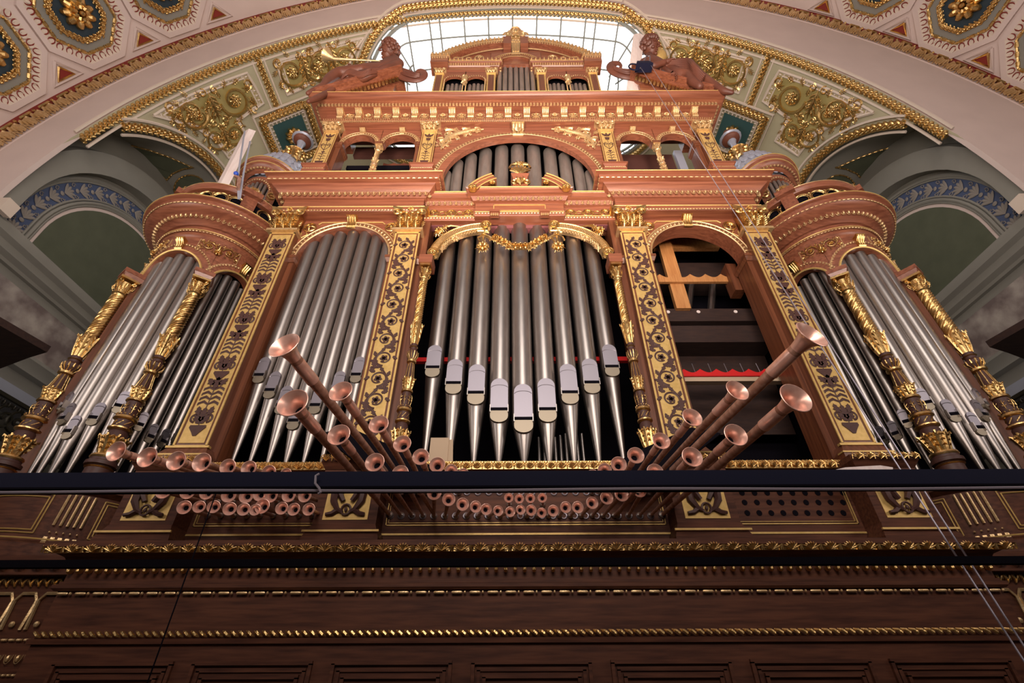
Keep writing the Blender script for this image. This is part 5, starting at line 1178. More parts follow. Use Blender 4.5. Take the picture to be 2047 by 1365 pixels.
# ================================================================ SECOND STOREY
t = thing('upper_panelling', 'plain mahogany base wall under the second storey', 'wall panel', (0, 6.5, 9.9))
ob('wall', M().box(-4.9, -2.0, 6.25, 6.4, 9.88, 10.98).box(2.0, 4.9, 6.25, 6.4, 9.88, 10.98), WH, t)
ob('deck', M().box(-4.9, 4.9, 6.0, 7.4, 9.84, 9.88), WH, t)
for i, X in enumerate((-4.62, -2.18, 2.18, 4.62)):
    t = thing('upper_pilaster', 'short gilt pilaster with heart inlay, %s of the upper storey' % lab4[i], 'pilaster', (X, 6.25, 10.9), 'second storey pilasters')
    ob('plinth', M().box(X - .26, X + .26, 6.05, 6.4, 10.88, 11.0).frus((X, 6.22), .22, .15, .27, .2, 11.0, 11.10).box(X - .29, X + .29, 6.0, 6.4, 11.10, 11.14), WH, t)
    ob('plinth_bead', along([Vector((X - .24, 6.05, 11.0)), Vector((X + .24, 6.05, 11.0))], yn, u_bead(.04, .01), .04), GPALE, t)
    w = .175; ob('shaft', M().box(X - w, X + w, 6.15, 6.6, 11.14, 12.70), WV, t)
    g = M(); frame(g, X - w, X + w, 11.15, 12.69, 6.15, .018, .01); ob('gilt_border', g, GFLAT, t); ob('gold_panel', M().box(X - w + .04, X + w - .04, 6.143, 6.152, 11.19, 12.65), GFLAT, t)
    v = M()
    v.prism([(-.05, .05), (.05, .05), (.02, .10), (.07, .16), (.085, .22), (-.085, .22), (-.07, .16), (-.02, .10)], -.008, 0)
    for s in (-1, 1):
        for z in (.28, .38, .48): v.tube([(0, -.005, z), (s * .05, -.005, z + .05), (s * .085, -.005, z + .02)], [.006, .012, .004], 4, flat=.5, up=(0, 1, 0))
        v.tube([(p[0], -.005, p[2]) for p in spiral((s * .045, .88), .05, .015, PI * .5, -1.2 * s, 14)], .008, 4, flat=.5, up=(0, 1, 0)).tube([(s * .095, -.005, .90), (s * .08, -.005, .78), (0, -.005, .66)], .008, 4, flat=.5, up=(0, 1, 0))
        v.add(leafflat(.16, .03, .008, 3), xz(None, (s * .02, 0, 1.2), -s * .5))
    v.prism([(-.04, .60), (.04, .60), (.0, .52)], -.008, 0).prism([(-.035, 1.05), (.035, 1.05), (.05, 1.15), (-.05, 1.15)], -.008, 0); v.add(leafflat(.16, .03, .008, 3), xz(None, (0, 0, 1.2)))
    v.tube([(0, -.004, .1), (0, -.004, 1.2)], .005, 4); v.map(lambda x, y, z: (x * 1.2 + X, y + 6.143, z * 1.03 + 11.2)); ob('inlay', v, INLAY, t, smooth=0)
    c = capital(.36, .30, .2).map(lambda x, y, z: (x + X, y + 6.2, z + 12.66)); ob('capital', c, GPALE, t)
for sg, nm in LR:
    X = sg * 3.40
    t = thing('twin_arch', 'pair of small gilt-rimmed arches on the %s of the second storey' % nm, 'arch', (X, 6.3, 11.0), 'twin arches of the second storey')
    for e in (-.50, .50):
        ob('arch_wall', arch_panel(X + e, .50, 12.34, 12.95, .39, 12.34, 6.25, 6.42, 22), WH, t)
        ob('egg_rim', along(arcp(X + e, 12.34, .445, 6.24), yn, u_egg(.07, .075, .02), .07).tube(arcp(X + e, 12.34, .40, 6.24), .012, 5).tube(arcp(X + e, 12.34, .49, 6.24), .010, 5), GPALE, t)
        ob('keystone', console(.12, .17, .1).map(lambda x, y, z: (x + X + e, y + 6.25, z + 12.74)), GPALE, t)
        a = X + (1.0 if e > 0 else -1.0) * .98
        ob('jamb', M().box(a - .06, a + .06, 6.25, 6.6, 11.0, 12.2).box(a - .10, a + .10, 6.2, 6.62, 12.22, 12.34).box(a - .08, a + .08, 6.22, 6.61, 12.16, 12.22), WV, t)
    t = thing('colonnette', 'small gilt turned colonnette between the twin arches on the %s' % nm, 'column', (X, 6.3, 10.9), 'colonnettes of the twin arches')
    gg, ww = column_parts(1.15, .06); T = Matrix.Translation((X, 6.3, 10.9))
    ob('gilt_carving', M().add(gg, T).add(roundcap(.06, .26), Matrix.Translation((X, 6.3, 12.04))), GPALE, t); ob('wood_core', M().add(ww, T).box(X - .1, X + .1, 6.2, 6.4, 12.28, 12.36), WV, t)
t = thing('great_arch', 'wide mahogany arch with gilt egg rim over the middle pipes', 'arch', (0, 6.3, 9.9))
ZG = 10.68
ob('arch_wall', arch_panel(0, 2.0, ZG, 12.95, 1.86, ZG, 6.20, 6.3, 48), WH, t)
ob('arch_ring', M().ring((0, ZG), 1.70, 1.88, 0, 180, 6.15, 6.27, 60), WH, t)
ob('jambs', M().box(-2.0, -1.70, 6.15, 6.3, 9.88, ZG).box(1.70, 2.0, 6.15, 6.3, 9.88, ZG), WV, t)
ob('egg_rim', along(arcp(0, ZG, 1.95, 6.17, 174, 6, 80), yn, u_egg(.085, .11, .03), .085).tube(arcp(0, ZG, 1.88, 6.15, 180, 0, 80), .012, 5), GPALE, t)
c = console(.26, .36, .2).add(leafrel(.34, .12, .06, 5), Matrix.Translation((0, -.10, .02))).map(lambda x, y, z: (x + .01, y + 6.18, z + 12.48)); ob('keystone', c, GPALE, t)
for sg, nm in LR:
    t = thing('spandrel_carving', 'gilt scroll carving in the %s upper corner of the great arch' % nm, 'carving', (sg * 1.6, 6.18, 12.3), 'spandrel carvings of the great arch')
    g = M(); rnd = random.Random(8)
    for (x, z, r) in ((1.68, 12.60, .24), (1.30, 12.72, .16), (1.82, 12.20, .15), (1.02, 12.80, .10)):
        g.tube([(p[0], 6.17, p[2]) for p in spiral((x, z), r, r * .2, 1.0, 1.3, 20)], [.04 - .02 * i / 20 for i in range(21)], 5)
        for k in range(7): a = k * .9; g.add(leafrel(r * .8, r * .25, .05, 4), xz(None, (x + r * .8 * math.cos(a), 6.19, z + r * .8 * math.sin(a)), a - PI / 2 + .7))
        g.add(rosette(r * .35, .06, 6), Matrix.Translation((x, 6.17, z)))
    g.tube([(1.84, 6.17, 11.95), (1.80, 6.15, 12.2), (1.72, 6.15, 12.45), (1.45, 6.15, 12.62), (1.1, 6.17, 12.80), (.85, 6.17, 12.84)], [.02, .045, .055, .05, .04, .015], 6)
    if sg < 0: g.v = [(-a, b_, c_) for a, b_, c_ in g.v]; g.f = [q[::-1] for q in g.f]
    ob('acanthus_scrolls', g, GPALE, t)
for k in range(-5, 6):
    ak = abs(k); x = {0: 0, 1: .40, 2: .80, 3: 1.15, 4: 1.45, 5: 1.68}[ak] * (1 if k > 0 else -1); zt = {0: 12.56, 1: 12.53, 2: 12.38, 3: 12.15, 4: 11.87, 5: 11.4}[ak]
    r = {0: .17, 1: .168, 2: .16, 3: .145, 4: .125, 5: .10}[ak]
    t = pipe(x, 6.38 + r, r, 9.88, 10.2, zt, ['leftmost', 'second', 'third', 'fourth', 'fifth', 'middle, tallest', 'seventh', 'eighth', 'ninth', 'tenth', 'rightmost'][k + 5] + ' pipe under the great second-storey arch', 'second storey pipes', simple=True)
struct('wall_upper_dark_backing', M().box(-2.0, 2.0, 6.95, 7.0, 9.9, 12.93).box(-2.05, -2.0, 6.35, 7.0, 9.9, 12.93).box(2.0, 2.05, 6.35, 7.0, 9.9, 12.93).box(-2.0, 2.0, 6.35, 7.0, 12.88, 12.93), VOID)  # black backing and lid added to keep the gaps between pipes dark
# things inside the twin arches
t = thing('swell_box', 'dark boxes and boards seen through the left twin arches', 'box', (-3.4, 7.0, 9.9))
ob('beam', M().box(-4.4, -2.35, 7.0, 7.12, 13.05, 13.45), INLAY, t); ob('tan_box', M().box(-3.5, -2.4, 6.9, 7.3, 9.9, 11.9), CARD, t); ob('dark_rail', M().box(-4.4, -2.3, 6.9, 7.0, 12.28, 12.42), VOID, t)
ob('slanted_case', M().frus((-4.0, 7.0), .3, .2, .1, .1, 9.9, 12.1), SLATE, t); ob('scalloped_board', scallop(-3.5, -2.4, 12.45, 12.62, 6.95, 7.0, 4, .06), STATUE, t)
t = thing('swell_box', 'dark square box seen through the right twin arches', 'box', (3.4, 7.0, 9.9))
ob('box', M().box(2.5, 4.1, 6.95, 7.5, 11.55, 12.95), INLAY, t); ob('lower_box', M().box(2.6, 4.1, 6.9, 7.4, 9.9, 11.3), CARD, t); ob('steel_post', M().box(4.1, 4.3, 6.8, 6.9, 9.9, 12.9), SLATE, t)
# entablature of the second storey
PE = [(-4.85, 6.9), (-4.85, 6.05), (4.85, 6.05), (4.85, 6.9)]
t = thing('upper_entablature', 'long top cornice with gilt consoles, rosettes and dentils', 'cornice', (0, 6.3, 12.95))
ob('body', M().sweep(PE, [(-.5, 0), (0, 0), (0, .03), (.03, .06), (.03, .14), (.0, .16), (.0, .44), (-.5, .44)], 12.95), WH, t)
ob('corona', M().sweep(PE, [(-.5, .40), (.20, .40), (.20, .50), (.33, .50), (.33, .57), (.38, .59), (.43, .66), (.43, .70), (-.5, .70)], 12.95), WH, t)
def r3(o, z, u, p):
    m = M(); q = [Vector((-4.85 - o, 6.8, z)), Vector((-4.85 - o, 6.05 - o, z)), Vector((4.85 + o, 6.05 - o, z)), Vector((4.85 + o, 6.8, z))]
    for i, n_ in enumerate(((-1, 0, 0), (0, -1, 0), (1, 0, 0))): m.add(along([q[i], q[i + 1]], n_, u, p))
    return m
ob('bead_row', r3(.03, 13.03, u_egg(.055, .07, .03, False), .055).add(r3(.01, 12.975, u_dent(.05, .035, .025), .05)), GPALE, t, label='gilt bead and leaf row')
ob('dentil_row', r3(.19, 13.40, u_dent(.085, .07, .055), .085), GPALE, t, label='gilt dentils')
for k in range(20):
    x = (k - 9.5) * .472; ob('console', console(.15, .235, .17).map(lambda a, b, c: (a + x, b + 6.05, c + 13.13)), GPALE, t)
for k in range(19):
    x = (k - 9) * .472; y = 6.04
    g = M(); frame(g, x - .115, x + .115, 13.14, 13.33, y, .012, .012)
    g.add(rosette(.075, .06, 8) if k % 2 else M().tube([(.10 * math.cos(a), -.02, .06 * math.sin(a)) for a in lin(0, 2 * PI, 14)], .014, 5).add(rosette(.05, .06, 6)), Matrix.Translation((x, y, 13.235))); ob('rosette', g, GPALE, t)
for sg in (-1, 1):
    for y in (6.3, 6.6): ob('console', console(.15, .235, .17).map(lambda a, b, c: (sg * (4.85 - b), y + a * sg, c + 13.13)), GPALE, t)
ob('gilt_edge', M().tube([(-5.28, 6.8, 13.64), (-5.28, 5.62, 13.64), (5.28, 5.62, 13.64), (5.28, 6.8, 13.64)], .01, 5), GFLAT, t)
ob('roof', M().box(-4.85, 4.85, 6.05, 7.0, 13.55, 13.65), WH, t)
# ================================================================ TOP AEDICULE
t = thing('top_aedicule', 'topmost mahogany and gold pipe front with curved pediment', 'organ case', (0, 6.8, 13.65))
W6 = 6.5
m = M(); m.box(-2.5, -.62, W6 + .08, W6 + .16, 13.65, 14.6).box(.62, 2.5, W6 + .08, W6 + .16, 13.65, 14.6); ob('base', m, WH, t)
ob('dark_back', M().box(-2.45, -.8, W6 + .12, W6 + .5, 16.92, 16.96).box(.8, 2.45, W6 + .12, W6 + .5, 16.92, 16.96).box(-.75, .75, W6 + .2, W6 + .47, 17.9, 17.95).box(-2.45, 2.45, W6 + .45, W6 + .5, 13.65, 16.92).box(-.8, .8, W6 + .42, W6 + .47, 13.65, 17.9), VOID, t)  # black sheets added as shade behind the top pipes and small arches
for X in (-2.34, -.76, .76, 2.34):
    ob('pilaster', M().box(X - .13, X + .13, W6, W6 + .3, 13.65, 16.64), GFLAT, t)
    ob('brown_panel', M().box(X - .085, X + .085, W6 - .008, W6 + .01, 13.8, 16.56), WV, t)
    ob('capital', capital(.27, .26, .14).map(lambda x, y, z: (x + X, y + W6 + .05, z + 16.64)), GPALE, t)
for s in (-1, 1):
    for e in (-.33, .33):
        xc = s * 1.55 + e
        ob('small_arch', arch_panel(xc, .335, 16.25, 16.95, .27, 16.3, W6 + .05, W6 + .12, 18), WH, t)
        ob('egg_rim', along([Vector((xc - .285, W6 + .04, 14.6))] + arcp(xc, 16.3, .285, W6 + .04) + [Vector((xc + .285, W6 + .04, 14.6))], yn, u_egg(.07, .06, .03, False), .07), GPALE, t)
        for k in range(4): ob('small_pipe', M().lathe([(.062, 0), (.062, 2.5 - .05 * abs(k - 1.5))], 12, (xc + (k - 1.5) * .132, W6 + .22, 13.9)), TINU, t)
    g = M().ball((s * 1.55, W6 - .02, 16.25), (.10, .08, .14), 10, 7).add(leafrel(.25, .1, .06), Matrix.Translation((s * 1.55, W6, 16.3))).add(leafrel(.2, .1, .06), xz(None, (s * 1.55, W6, 16.15), PI)).ball((s * 1.55, W6 - .02, 15.95), (.05, .05, .06), 8, 5); ob('mask_ornament', g, GPALE, t)
    x0, x1 = sorted((s * .55, s * 2.52))
    pe = [(x0, W6 + .3), (x0, W6 + .0), (x1, W6), (x1, W6 + .3)]
    ob('entablature', M().sweep(pe, [(-.2, 0), (0, 0), (0, .20), (.04, .22), (.06, .30), (.12, .36), (.14, .50), (-.2, .50)], 16.90), WH, t)
    f = lambda o, z: [Vector((x0 - o, W6 - o, z)), Vector((x1 + o, W6 - o, z))]
    ob('dentils', along(f(.05, 17.14), yn, u_dent(.075, .06, .04), .075).add(along([Vector((s * .55 - s * .05, W6 + .25, 17.14)), Vector((s * .55 - s * .05, W6, 17.14))], (-s, 0, 0), u_dent(.075, .06, .04), .075)), GPALE, t)
    ob('leaf_cornice', along(f(.13, 17.33), yn, u_egg(.14, .15, .05, False), .13).box(x0 - .12, x1 + .12, W6 - .13, W6, 17.25, 17.42), GPALE, t, label='gilt leaf cornice')
    xb = s * 2.36; ob('end_block', M().box(xb - .27, xb + .27, W6 - .22, W6 + .2, 16.95, 17.45), WH, t)
    ob('end_leaf', along([Vector((xb - .30, W6 - .25, 17.42)), Vector((xb + .30, W6 - .25, 17.42))], yn, u_egg(.15, .17, .05, False), .13).box(xb - .30, xb + .30, W6 - .24, W6, 17.34, 17.50).add(along([Vector((xb - .25, W6 - .23, 17.22)), Vector((xb + .25, W6 - .23, 17.22))], yn, u_dent(.075, .06, .03), .075)), GPALE, t)
ob('centre_arch', arch_panel(0, .80, 17.05, 18.1, .56, 17.20, W6 - .02, W6 + .2, 30), WH, t)
ob('centre_rim', along(arcp(0, 17.2, .72, W6 - .03, 165, 15), yn, u_egg(.07, .08, .03), .07).tube(arcp(0, 17.2, .60, W6 - .03), .014, 5).tube(arcp(0, 17.2, .82, W6 - .03, 160, 20), .014, 5), GPALE, t)
for k in range(-3, 4): ob('pipe', M().lathe([(.078, 0), (.078, 4.0 - .06 * abs(k))], 16, (k * .172, W6 + .20, 13.8)), TINU, t)
RC, ZC = 2.98, 15.92
arcA = lambda R: [(R * math.sin(a), ZC + R * math.cos(a)) for a in lin(-.98, .98, 50)]
ob('curved_pediment', M().strip(arcA(RC - .14), arcA(RC - .34), W6 - .14, W6 + .2), WH, t)
ob('tympanum', M().strip(arcA(RC - .3), [(x * .97, max(17.4, z - 1.2)) for x, z in arcA(RC - .3)], W6 + .05, W6 + .15), WH, t)
ob('pediment_leaves', along([Vector((x, W6 - .17, z)) for x, z in arcA(RC - .06)], yn, u_egg(.15, .17, .05, False), .14).strip(arcA(RC + .03), arcA(RC - .14), W6 - .155, W6 + .2), GPALE, t, label='pale gilt leaf band of the pediment')
ob('pediment_dentils', along([Vector((x, W6 - .13, z)) for x, z in arcA(RC - .27)], yn, u_dent(.075, .07, .05), .085).tube([(x, W6 - .15, z) for x, z in arcA(RC - .18)], .018, 5).tube([(x, W6 - .02, z) for x, z in arcA(RC - .48)], .02, 5), GPALE, t)
g = M()
for s in (-1, 1):
    for x, z, r in ((1.15, 17.75, .16), (1.5, 17.68, .10)): g.tube([(s * p[0], W6 - .0, p[2]) for p in spiral((x, z), r, r * .2, 0, 1.3, 18)], .025, 5).add(rosette(r * .4, .05, 6), Matrix.Translation((s * x, W6, z)))
    g.add(leafrel(.4, .1, .05), xz(None, (s * 1.65, W6, 17.62), -s * 1.3))
ob('tympanum_scrolls', g, GPALE, t)
ob('keystone', console(.26, .55, .18).map(lambda x, y, z: (x, y + W6 - .05, z + 17.85)), GPALE, t)
ob('crest_block', M().box(-.40, -.15, W6 - .25, W6 + .2, 18.2, 18.75).box(.15, .40, W6 - .25, W6 + .2, 18.2, 18.75), WH, t)
g = M()
for s in (-1, 1): g.tube([(s * p[0], W6 - .25, p[2]) for p in spiral((.24, 18.88), .16, .03, 0, 1.5, 20)], .035, 5).tube([(s * .06, W6 - .25, 18.9), (s * .18, W6 - .25, 19.15), (s * .10, W6 - .25, 19.4)], .04, 5); g.add(leafrel(.35, .1, .06), xz(None, (s * .05, W6 - .22, 18.95), -s * .7))
g.add(leafrel(.5, .14, .08), Matrix.Translation((0, W6 - .22, 18.95))).ball((0, W6 - .25, 19.1), .09, 8, 5).lathe([(.02, 0), (.22, .04), (.10, .14), (.04, .3), (.1, .36), (.02, .5)], 10, (0, W6 - .1, 19.35))
ob('crest_ornament', g, GPALE, t)
for s in (-1, 1): ob('side_acroterion', M().lathe([(.16, 0), (.10, .12), (.12, .2), (.03, .45)], 8, (s * 2.15, W6, 18.0)), SLATE, t)
# ---- raking pediment stumps and the angels
for sg, nm in LR:
    t = thing('raking_pediment', 'sloping broken pediment with dentils under the %s angel' % nm, 'pediment', (sg * 4.2, 6.0, 13.65), 'raking pediments of the top cornice')
    A = (sg * 5.2, 13.66); B = (sg * 3.2, 14.98); q = [A, B, (sg * 3.2, 13.66)]
    ob('field', M().prism([(sg * 4.9, 13.66), (sg * 3.3, 14.75), (sg * 3.3, 13.66)][::sg], 5.95, 6.5), WH, t)
    up_ = Vector((-(B[1] - A[1]) * -sg * -1, 0)) if False else None
    dx, dz = B[0] - A[0], B[1] - A[1]; L = math.hypot(dx, dz); nx, nz = -dz / L * (1 if sg < 0 else -1), abs(dx) / L
    nx = -abs(dz) / L * -sg * -1
    def S_(p, o): return (p[0] + nx * o, p[1] + nz * o)
    ob('sloping_cornice', M().prism([S_(A, 0), S_(B, 0), S_(B, .12), S_(A, .12)], 5.62, 6.5).prism([S_(A, -.09), S_(B, -.09), S_(B, 0), S_(A, 0)], 5.75, 6.5).prism([S_(A, .12), S_(B, .12), S_(B, .16), S_(A, .16)], 5.58, 6.5), WH, t)
    m_ = along([Vector((A[0] - sg * 0, 5.86, A[1] - .14)), Vector((B[0], 5.86, B[1] - .14))], yn, u_dent(.11, .09, .08), .105); ob('dentils', m_, GOLD, t)
def skin(name, chains, mat, parent, sub=2):
    """chains: lists of (Vector, radius); the first point of the first chain is the root, chains join where points coincide"""
    vs_, rs, es, key = [], [], [], {}
    for ch in chains:
        prev = None
        for p, r in ch:
            k = tuple(round(c, 4) for c in p)
            if k not in key: key[k] = len(vs_); vs_.append(Vector(p)); rs.append(r)
            i = key[k]
            if prev is not None and prev != i: es.append((prev, i))
            prev = i
    o0 = Vector(parent['_o']); me = bpy.data.meshes.new(name); me.from_pydata([tuple(v - o0) for v in vs_], es, []); me.materials.append(mat)
    o = bpy.data.objects.new(name, me); C.objects.link(o); o.parent = parent; o['_o'] = tuple(o0)
    s = o.modifiers.new('skin', 'SKIN'); s.use_smooth_shade = True
    for i, r in enumerate(rs): me.skin_vertices[0].data[i].radius = (r, r)
    me.skin_vertices[0].data[0].use_root = True
    b = o.modifiers.new('sub', 'SUBSURF'); b.levels = sub; b.render_levels = sub; return o
def hand(w, d, s=1.0, up=Vector((0, 0, 1))):
    """five fingers leaving the wrist point w in direction d; returns chains"""
    d = d.normalized(); sd = d.cross(up).normalized(); n_ = sd.cross(d).normalized(); ch = []; palm = w + d * .16 * s
    ch.append([(w, .055 * s), (palm, .075 * s)])
    for k, L in enumerate((.15, .18, .165, .12)):
        b = palm + sd * (k - 1.5) * .042 * s + d * .05 * s; ch.append([(palm, .075 * s), (b, .026 * s), (b + d * L * .55 * s - n_ * .03 * s, .022 * s), (b + d * L * .8 * s - n_ * .10 * s, .017 * s)])
    tb = w + d * .08 * s - sd * .07 * s; ch.append([(w, .055 * s), (tb, .03 * s), (tb + d * .08 * s - sd * .04 * s - n_ * .04 * s, .024 * s), (tb + d * .13 * s - sd * .03 * s - n_ * .09 * s, .017 * s)])
    return ch
def head(c, fdir, r, curls=True, seed=1, up=Vector((0, -.72, .68))):
    """head with brow, nose, mouth, chin and ears looking along fdir; returns skin mesh and hair mesh"""
    f = fdir.normalized(); u = Vector(up); u = (u - f * u.dot(f)).normalized(); s = f.cross(u)
    T = Matrix(((s.x, f.x, u.x, c.x), (s.y, f.y, u.y, c.y), (s.z, f.z, u.z, c.z), (0, 0, 0, 1))); m = M()
    m.ball((0, -.05 * r, .12 * r), (.80 * r, .95 * r, .95 * r), 16, 12).ball((0, .22 * r, -.35 * r), (.56 * r, .62 * r, .72 * r), 14, 10)
    m.tube([(0, .86 * r, .22 * r), (0, 1.06 * r, .0), (0, 1.14 * r, -.16 * r), (0, .86 * r, -.24 * r)], [.08 * r, .11 * r, .16 * r, .10 * r], 7)
    m.tube([(-.22 * r, .76 * r, -.46 * r), (0, .88 * r, -.43 * r), (.22 * r, .76 * r, -.46 * r)], [.03 * r, .085 * r, .03 * r], 6).tube([(-.18 * r, .76 * r, -.58 * r), (0, .86 * r, -.60 * r), (.18 * r, .76 * r, -.58 * r)], [.03 * r, .09 * r, .03 * r], 6)
    m.ball((0, .70 * r, -.86 * r), (.24 * r, .20 * r, .18 * r), 8, 6)
    for q in (-1, 1):
        m.ball((q * .31 * r, .72 * r, .10 * r), (.14 * r, .10 * r, .09 * r), 8, 6).tube([(q * .10 * r, .86 * r, .28 * r), (q * .32 * r, .84 * r, .34 * r), (q * .52 * r, .66 * r, .26 * r)], .07 * r, 6).ball((q * .80 * r, 0, -.05 * r), (.08 * r, .18 * r, .26 * r), 8, 6).ball((q * .40 * r, .55 * r, -.28 * r), (.24 * r, .22 * r, .2 * r), 8, 6)
    h = M(); rnd = random.Random(seed)
    for k in range(150):
        a = rnd.uniform(0, 2 * PI); b = rnd.uniform(-.45, 1.5); d = Vector((math.cos(b) * math.cos(a), math.cos(b) * math.sin(a), math.sin(b)))
        if d.y > .45 and d.z < .55: continue
        p = (d.x * .86 * r, d.y * .98 * r - .05 * r, d.z * 1.0 * r + .12 * r); h.ball(p, rnd.uniform(.17, .27) * r, 7, 5)
        h.tube([(p[0] * 1.08 + .1 * r * math.cos(w_), p[1] * 1.08, p[2] * 1.06 + .1 * r * math.sin(w_)) for w_ in lin(0, 5, 7)], .055 * r, 4)
    return M().add(m, T), M().add(h, T)
V = lambda px, py, Y: atY(px, py, Y)
# left angel
t = thing('angel_statue', 'carved walnut angel reclining on the left pediment, blowing a golden trumpet', 'statue', tuple(V(720, 165, 5.95)), 'reclining angel statues')
pel, ab, ch, nk = V(748, 146, 5.95), V(768, 142, 5.98), V(788, 132, 6.0), V(789, 118, 6.0)
rs_, ls = V(776, 128, 5.78), V(800, 127, 6.2)
re, rw = V(742, 138, 5.6), V(712, 137, 5.62)
le, lw = V(772, 146, 5.72), V(742, 146, 5.66)
rs_ = V(778, 127, 6.15); re = V(740, 131, 6.05); rw = V(706, 141, 5.92)
ls = V(800, 128, 5.85); le = V(774, 135, 5.66); lw = V(748, 143, 5.62)
kn1, an1 = V(676, 146, 5.85), V(645, 172, 5.72); ft1 = V(612, 188, 5.62)
kn2, an2 = V(702, 160, 5.8), V(688, 152, 5.72); ft2 = V(640, 196, 5.7)
chs = [[(pel, .24), (ab, .21), (ch, .26), (nk, .10), (V(787, 112, 6.0), .10)], [(ch, .26), (rs_, .14), (re, .10), (rw, .06)], [(ch, .26), (ls, .14), (le, .11), (lw, .065)],
       [(pel, .24), (V(722, 146, 5.9), .22), (kn1, .17), (V(657, 160, 5.8), .15), (an1, .085), (V(625, 183, 5.65), .085), (ft1, .05)], [(pel, .24), (V(724, 154, 5.84), .19), (kn2, .14), (V(676, 168, 5.74), .11), (V(655, 186, 5.7), .08), (V(632, 197, 5.5), .08), (V(614, 204, 5.42), .05)]]
chs += hand(rw, V(700, 127, 5.9) - rw, .9) + hand(lw, V(730, 150, 5.6) - lw, 1.0)
skin('body', chs, STATUE, t)
hm, hh = head(V(779, 101, 6.0), Vector((-1, -.35, -.25)), .27, seed=3); ob('head', hm, STATUE, t); ob('curly_hair', hh, STATUE, t)
def wing(P, R, mat_, parent, curl):
    g = M(); g.tube(spl(P), spr(R), 16, flat=.4, up=(0, 1, .2)); 
    for s in (-.5, 0, .5):
        g.tube(spl([p + Vector((0, -.07, s * r * 1.1)) for p, r in list(zip(P, R))[:5]]), spr([r * .16 for r in R[:5]]), 8)
    g.tube(curl, [.05, .04, .03, .03, .02, .02][:len(curl)], 8); ob('wing', g, mat_, parent)
wing([V(772, 136, 5.95), V(790, 142, 5.9), V(810, 150, 5.85), V(828, 156, 5.85), V(840, 156, 5.85), V(847, 151, 5.85), V(845, 144, 5.85), V(838, 142, 5.85), V(833, 146, 5.85)], [.12, .21, .23, .19, .14, .12, .11, .09, .05], STATUE, t, [V(833, 146, 5.85), V(835, 149, 5.85), V(838, 148, 5.85)])
g = M(); P = [V(686, 162, 5.75), V(700, 152, 5.7), V(722, 158, 5.7), V(740, 152, 5.65), V(756, 150, 5.7)]; g.tube(spl(P), spr([.06, .13, .15, .12, .05]), 14, flat=.7)
for k in range(4): g.tube(spl([p + Vector((0, -.1, (k - 1.5) * .07)) for p in P]), spr([.02, .04, .045, .04, .02]), 8)
ob('drapery', g, STATUE, t)
tt = thing('trumpet', 'long golden trumpet held to the lips of the left angel', 'trumpet', tuple(V(700, 123, 5.85)))
a, b = V(764, 122, 5.9), V(668, 118, 5.75); c = V(652, 110, 5.7)
g = M().tube([a, a.lerp(b, .5), b, b.lerp(c, .5), c], [.018, .028, .05, .10, .20], 14); ob('tube_and_bell', g, GPALE, tt)
# right angel
t = thing('angel_statue', 'dark walnut robed angel reclining on the right pediment beside a pale board', 'statue', tuple(V(1330, 165, 5.95)), 'reclining angel statues')
pel, ab, ch, nk = V(1336, 144, 5.95), V(1318, 140, 5.98), V(1300, 130, 6.0), V(1297, 114, 6.0)
ls, le, lw = V(1284, 126, 5.85), V(1305, 133, 5.65), V(1328, 124, 5.62); rs_, re, rw = V(1312, 124, 6.1), V(1322, 134, 5.85), V(1340, 147, 5.62)
chs = [[(pel, .24), (ab, .22), (ch, .26), (nk, .11), (V(1298, 108, 6.0), .10)], [(ch, .26), (ls, .14), (le, .11), (lw, .07)], [(ch, .26), (rs_, .13), (re, .10), (rw, .07)],
       [(pel, .24), (V(1358, 140, 5.85), .24), (V(1382, 137, 5.8), .19), (V(1398, 152, 5.7), .15), (V(1424, 168, 5.65), .11), (V(1446, 183, 5.62), .10), (V(1468, 186, 5.58), .05)],
       [(pel, .24), (V(1356, 152, 5.75), .21), (V(1376, 150, 5.68), .17), (V(1384, 164, 5.62), .13), (V(1404, 176, 5.6), .10)]]
chs += hand(lw, V(1340, 122, 5.6) - lw, .9) + hand(rw, V(1352, 152, 5.6) - rw, .9)
skin('body', chs, STATUE, t)
hm, hh = head(V(1299, 94, 6.0), Vector((.8, -.5, -.5)), .28, seed=5); ob('head', hm, STATUE, t); ob('curly_hair', hh, STATUE, t)
wing([V(1290, 142, 5.95), V(1272, 147, 5.95), V(1254, 149, 5.95), V(1238, 146, 5.95), V(1226, 141, 5.95), V(1221, 134, 5.95), V(1225, 128, 5.95), V(1235, 127, 5.95), V(1241, 131, 5.95)], [.12, .19, .21, .19, .16, .13, .12, .10, .05], STATUE, t, [V(1241, 131, 5.95), V(1241, 135, 5.95), V(1238, 136, 5.95)])
g = M()
for k in range(7): o = Vector((0, -.03 * k, .05 * (k - 3))); g.tube(spl([V(1318, 142, 5.85) + o * .6, V(1345, 139, 5.76) + o * .8, V(1375, 142, 5.68) + o, V(1388, 153, 5.60) + o * .9, V(1396 + 2 * k, 168 - k, 5.60) + o * .5]), spr([.04, .07, .08, .07, .03]), 9)
ob('robe_folds', g, STATUE, t)
o = ob('pale_board', M().tube([V(1277, 70, 6.05), V(1264, 184, 6.05)], .17, 4, flat=.35, up=(0, 1, 0)), WHITEWOOD); tag(o, 'pale wooden upright board behind the right angel', 'board')
o = ob('warm_lit_cloth', M().ball(tuple(V(1312, 112, 6.3)), (.32, .22, .36), 12, 8), GFLAT); tag(o, 'gold ball coloured for the warm lit cloth behind the right angel shoulder', 'lamp')  # no lamp: warm light behind the angel is put into the gold colour
t = thing('floodlight', 'small black floodlight with steel bracket hung beside the right angel', 'lamp', tuple(V(1288, 130, 5.55)))
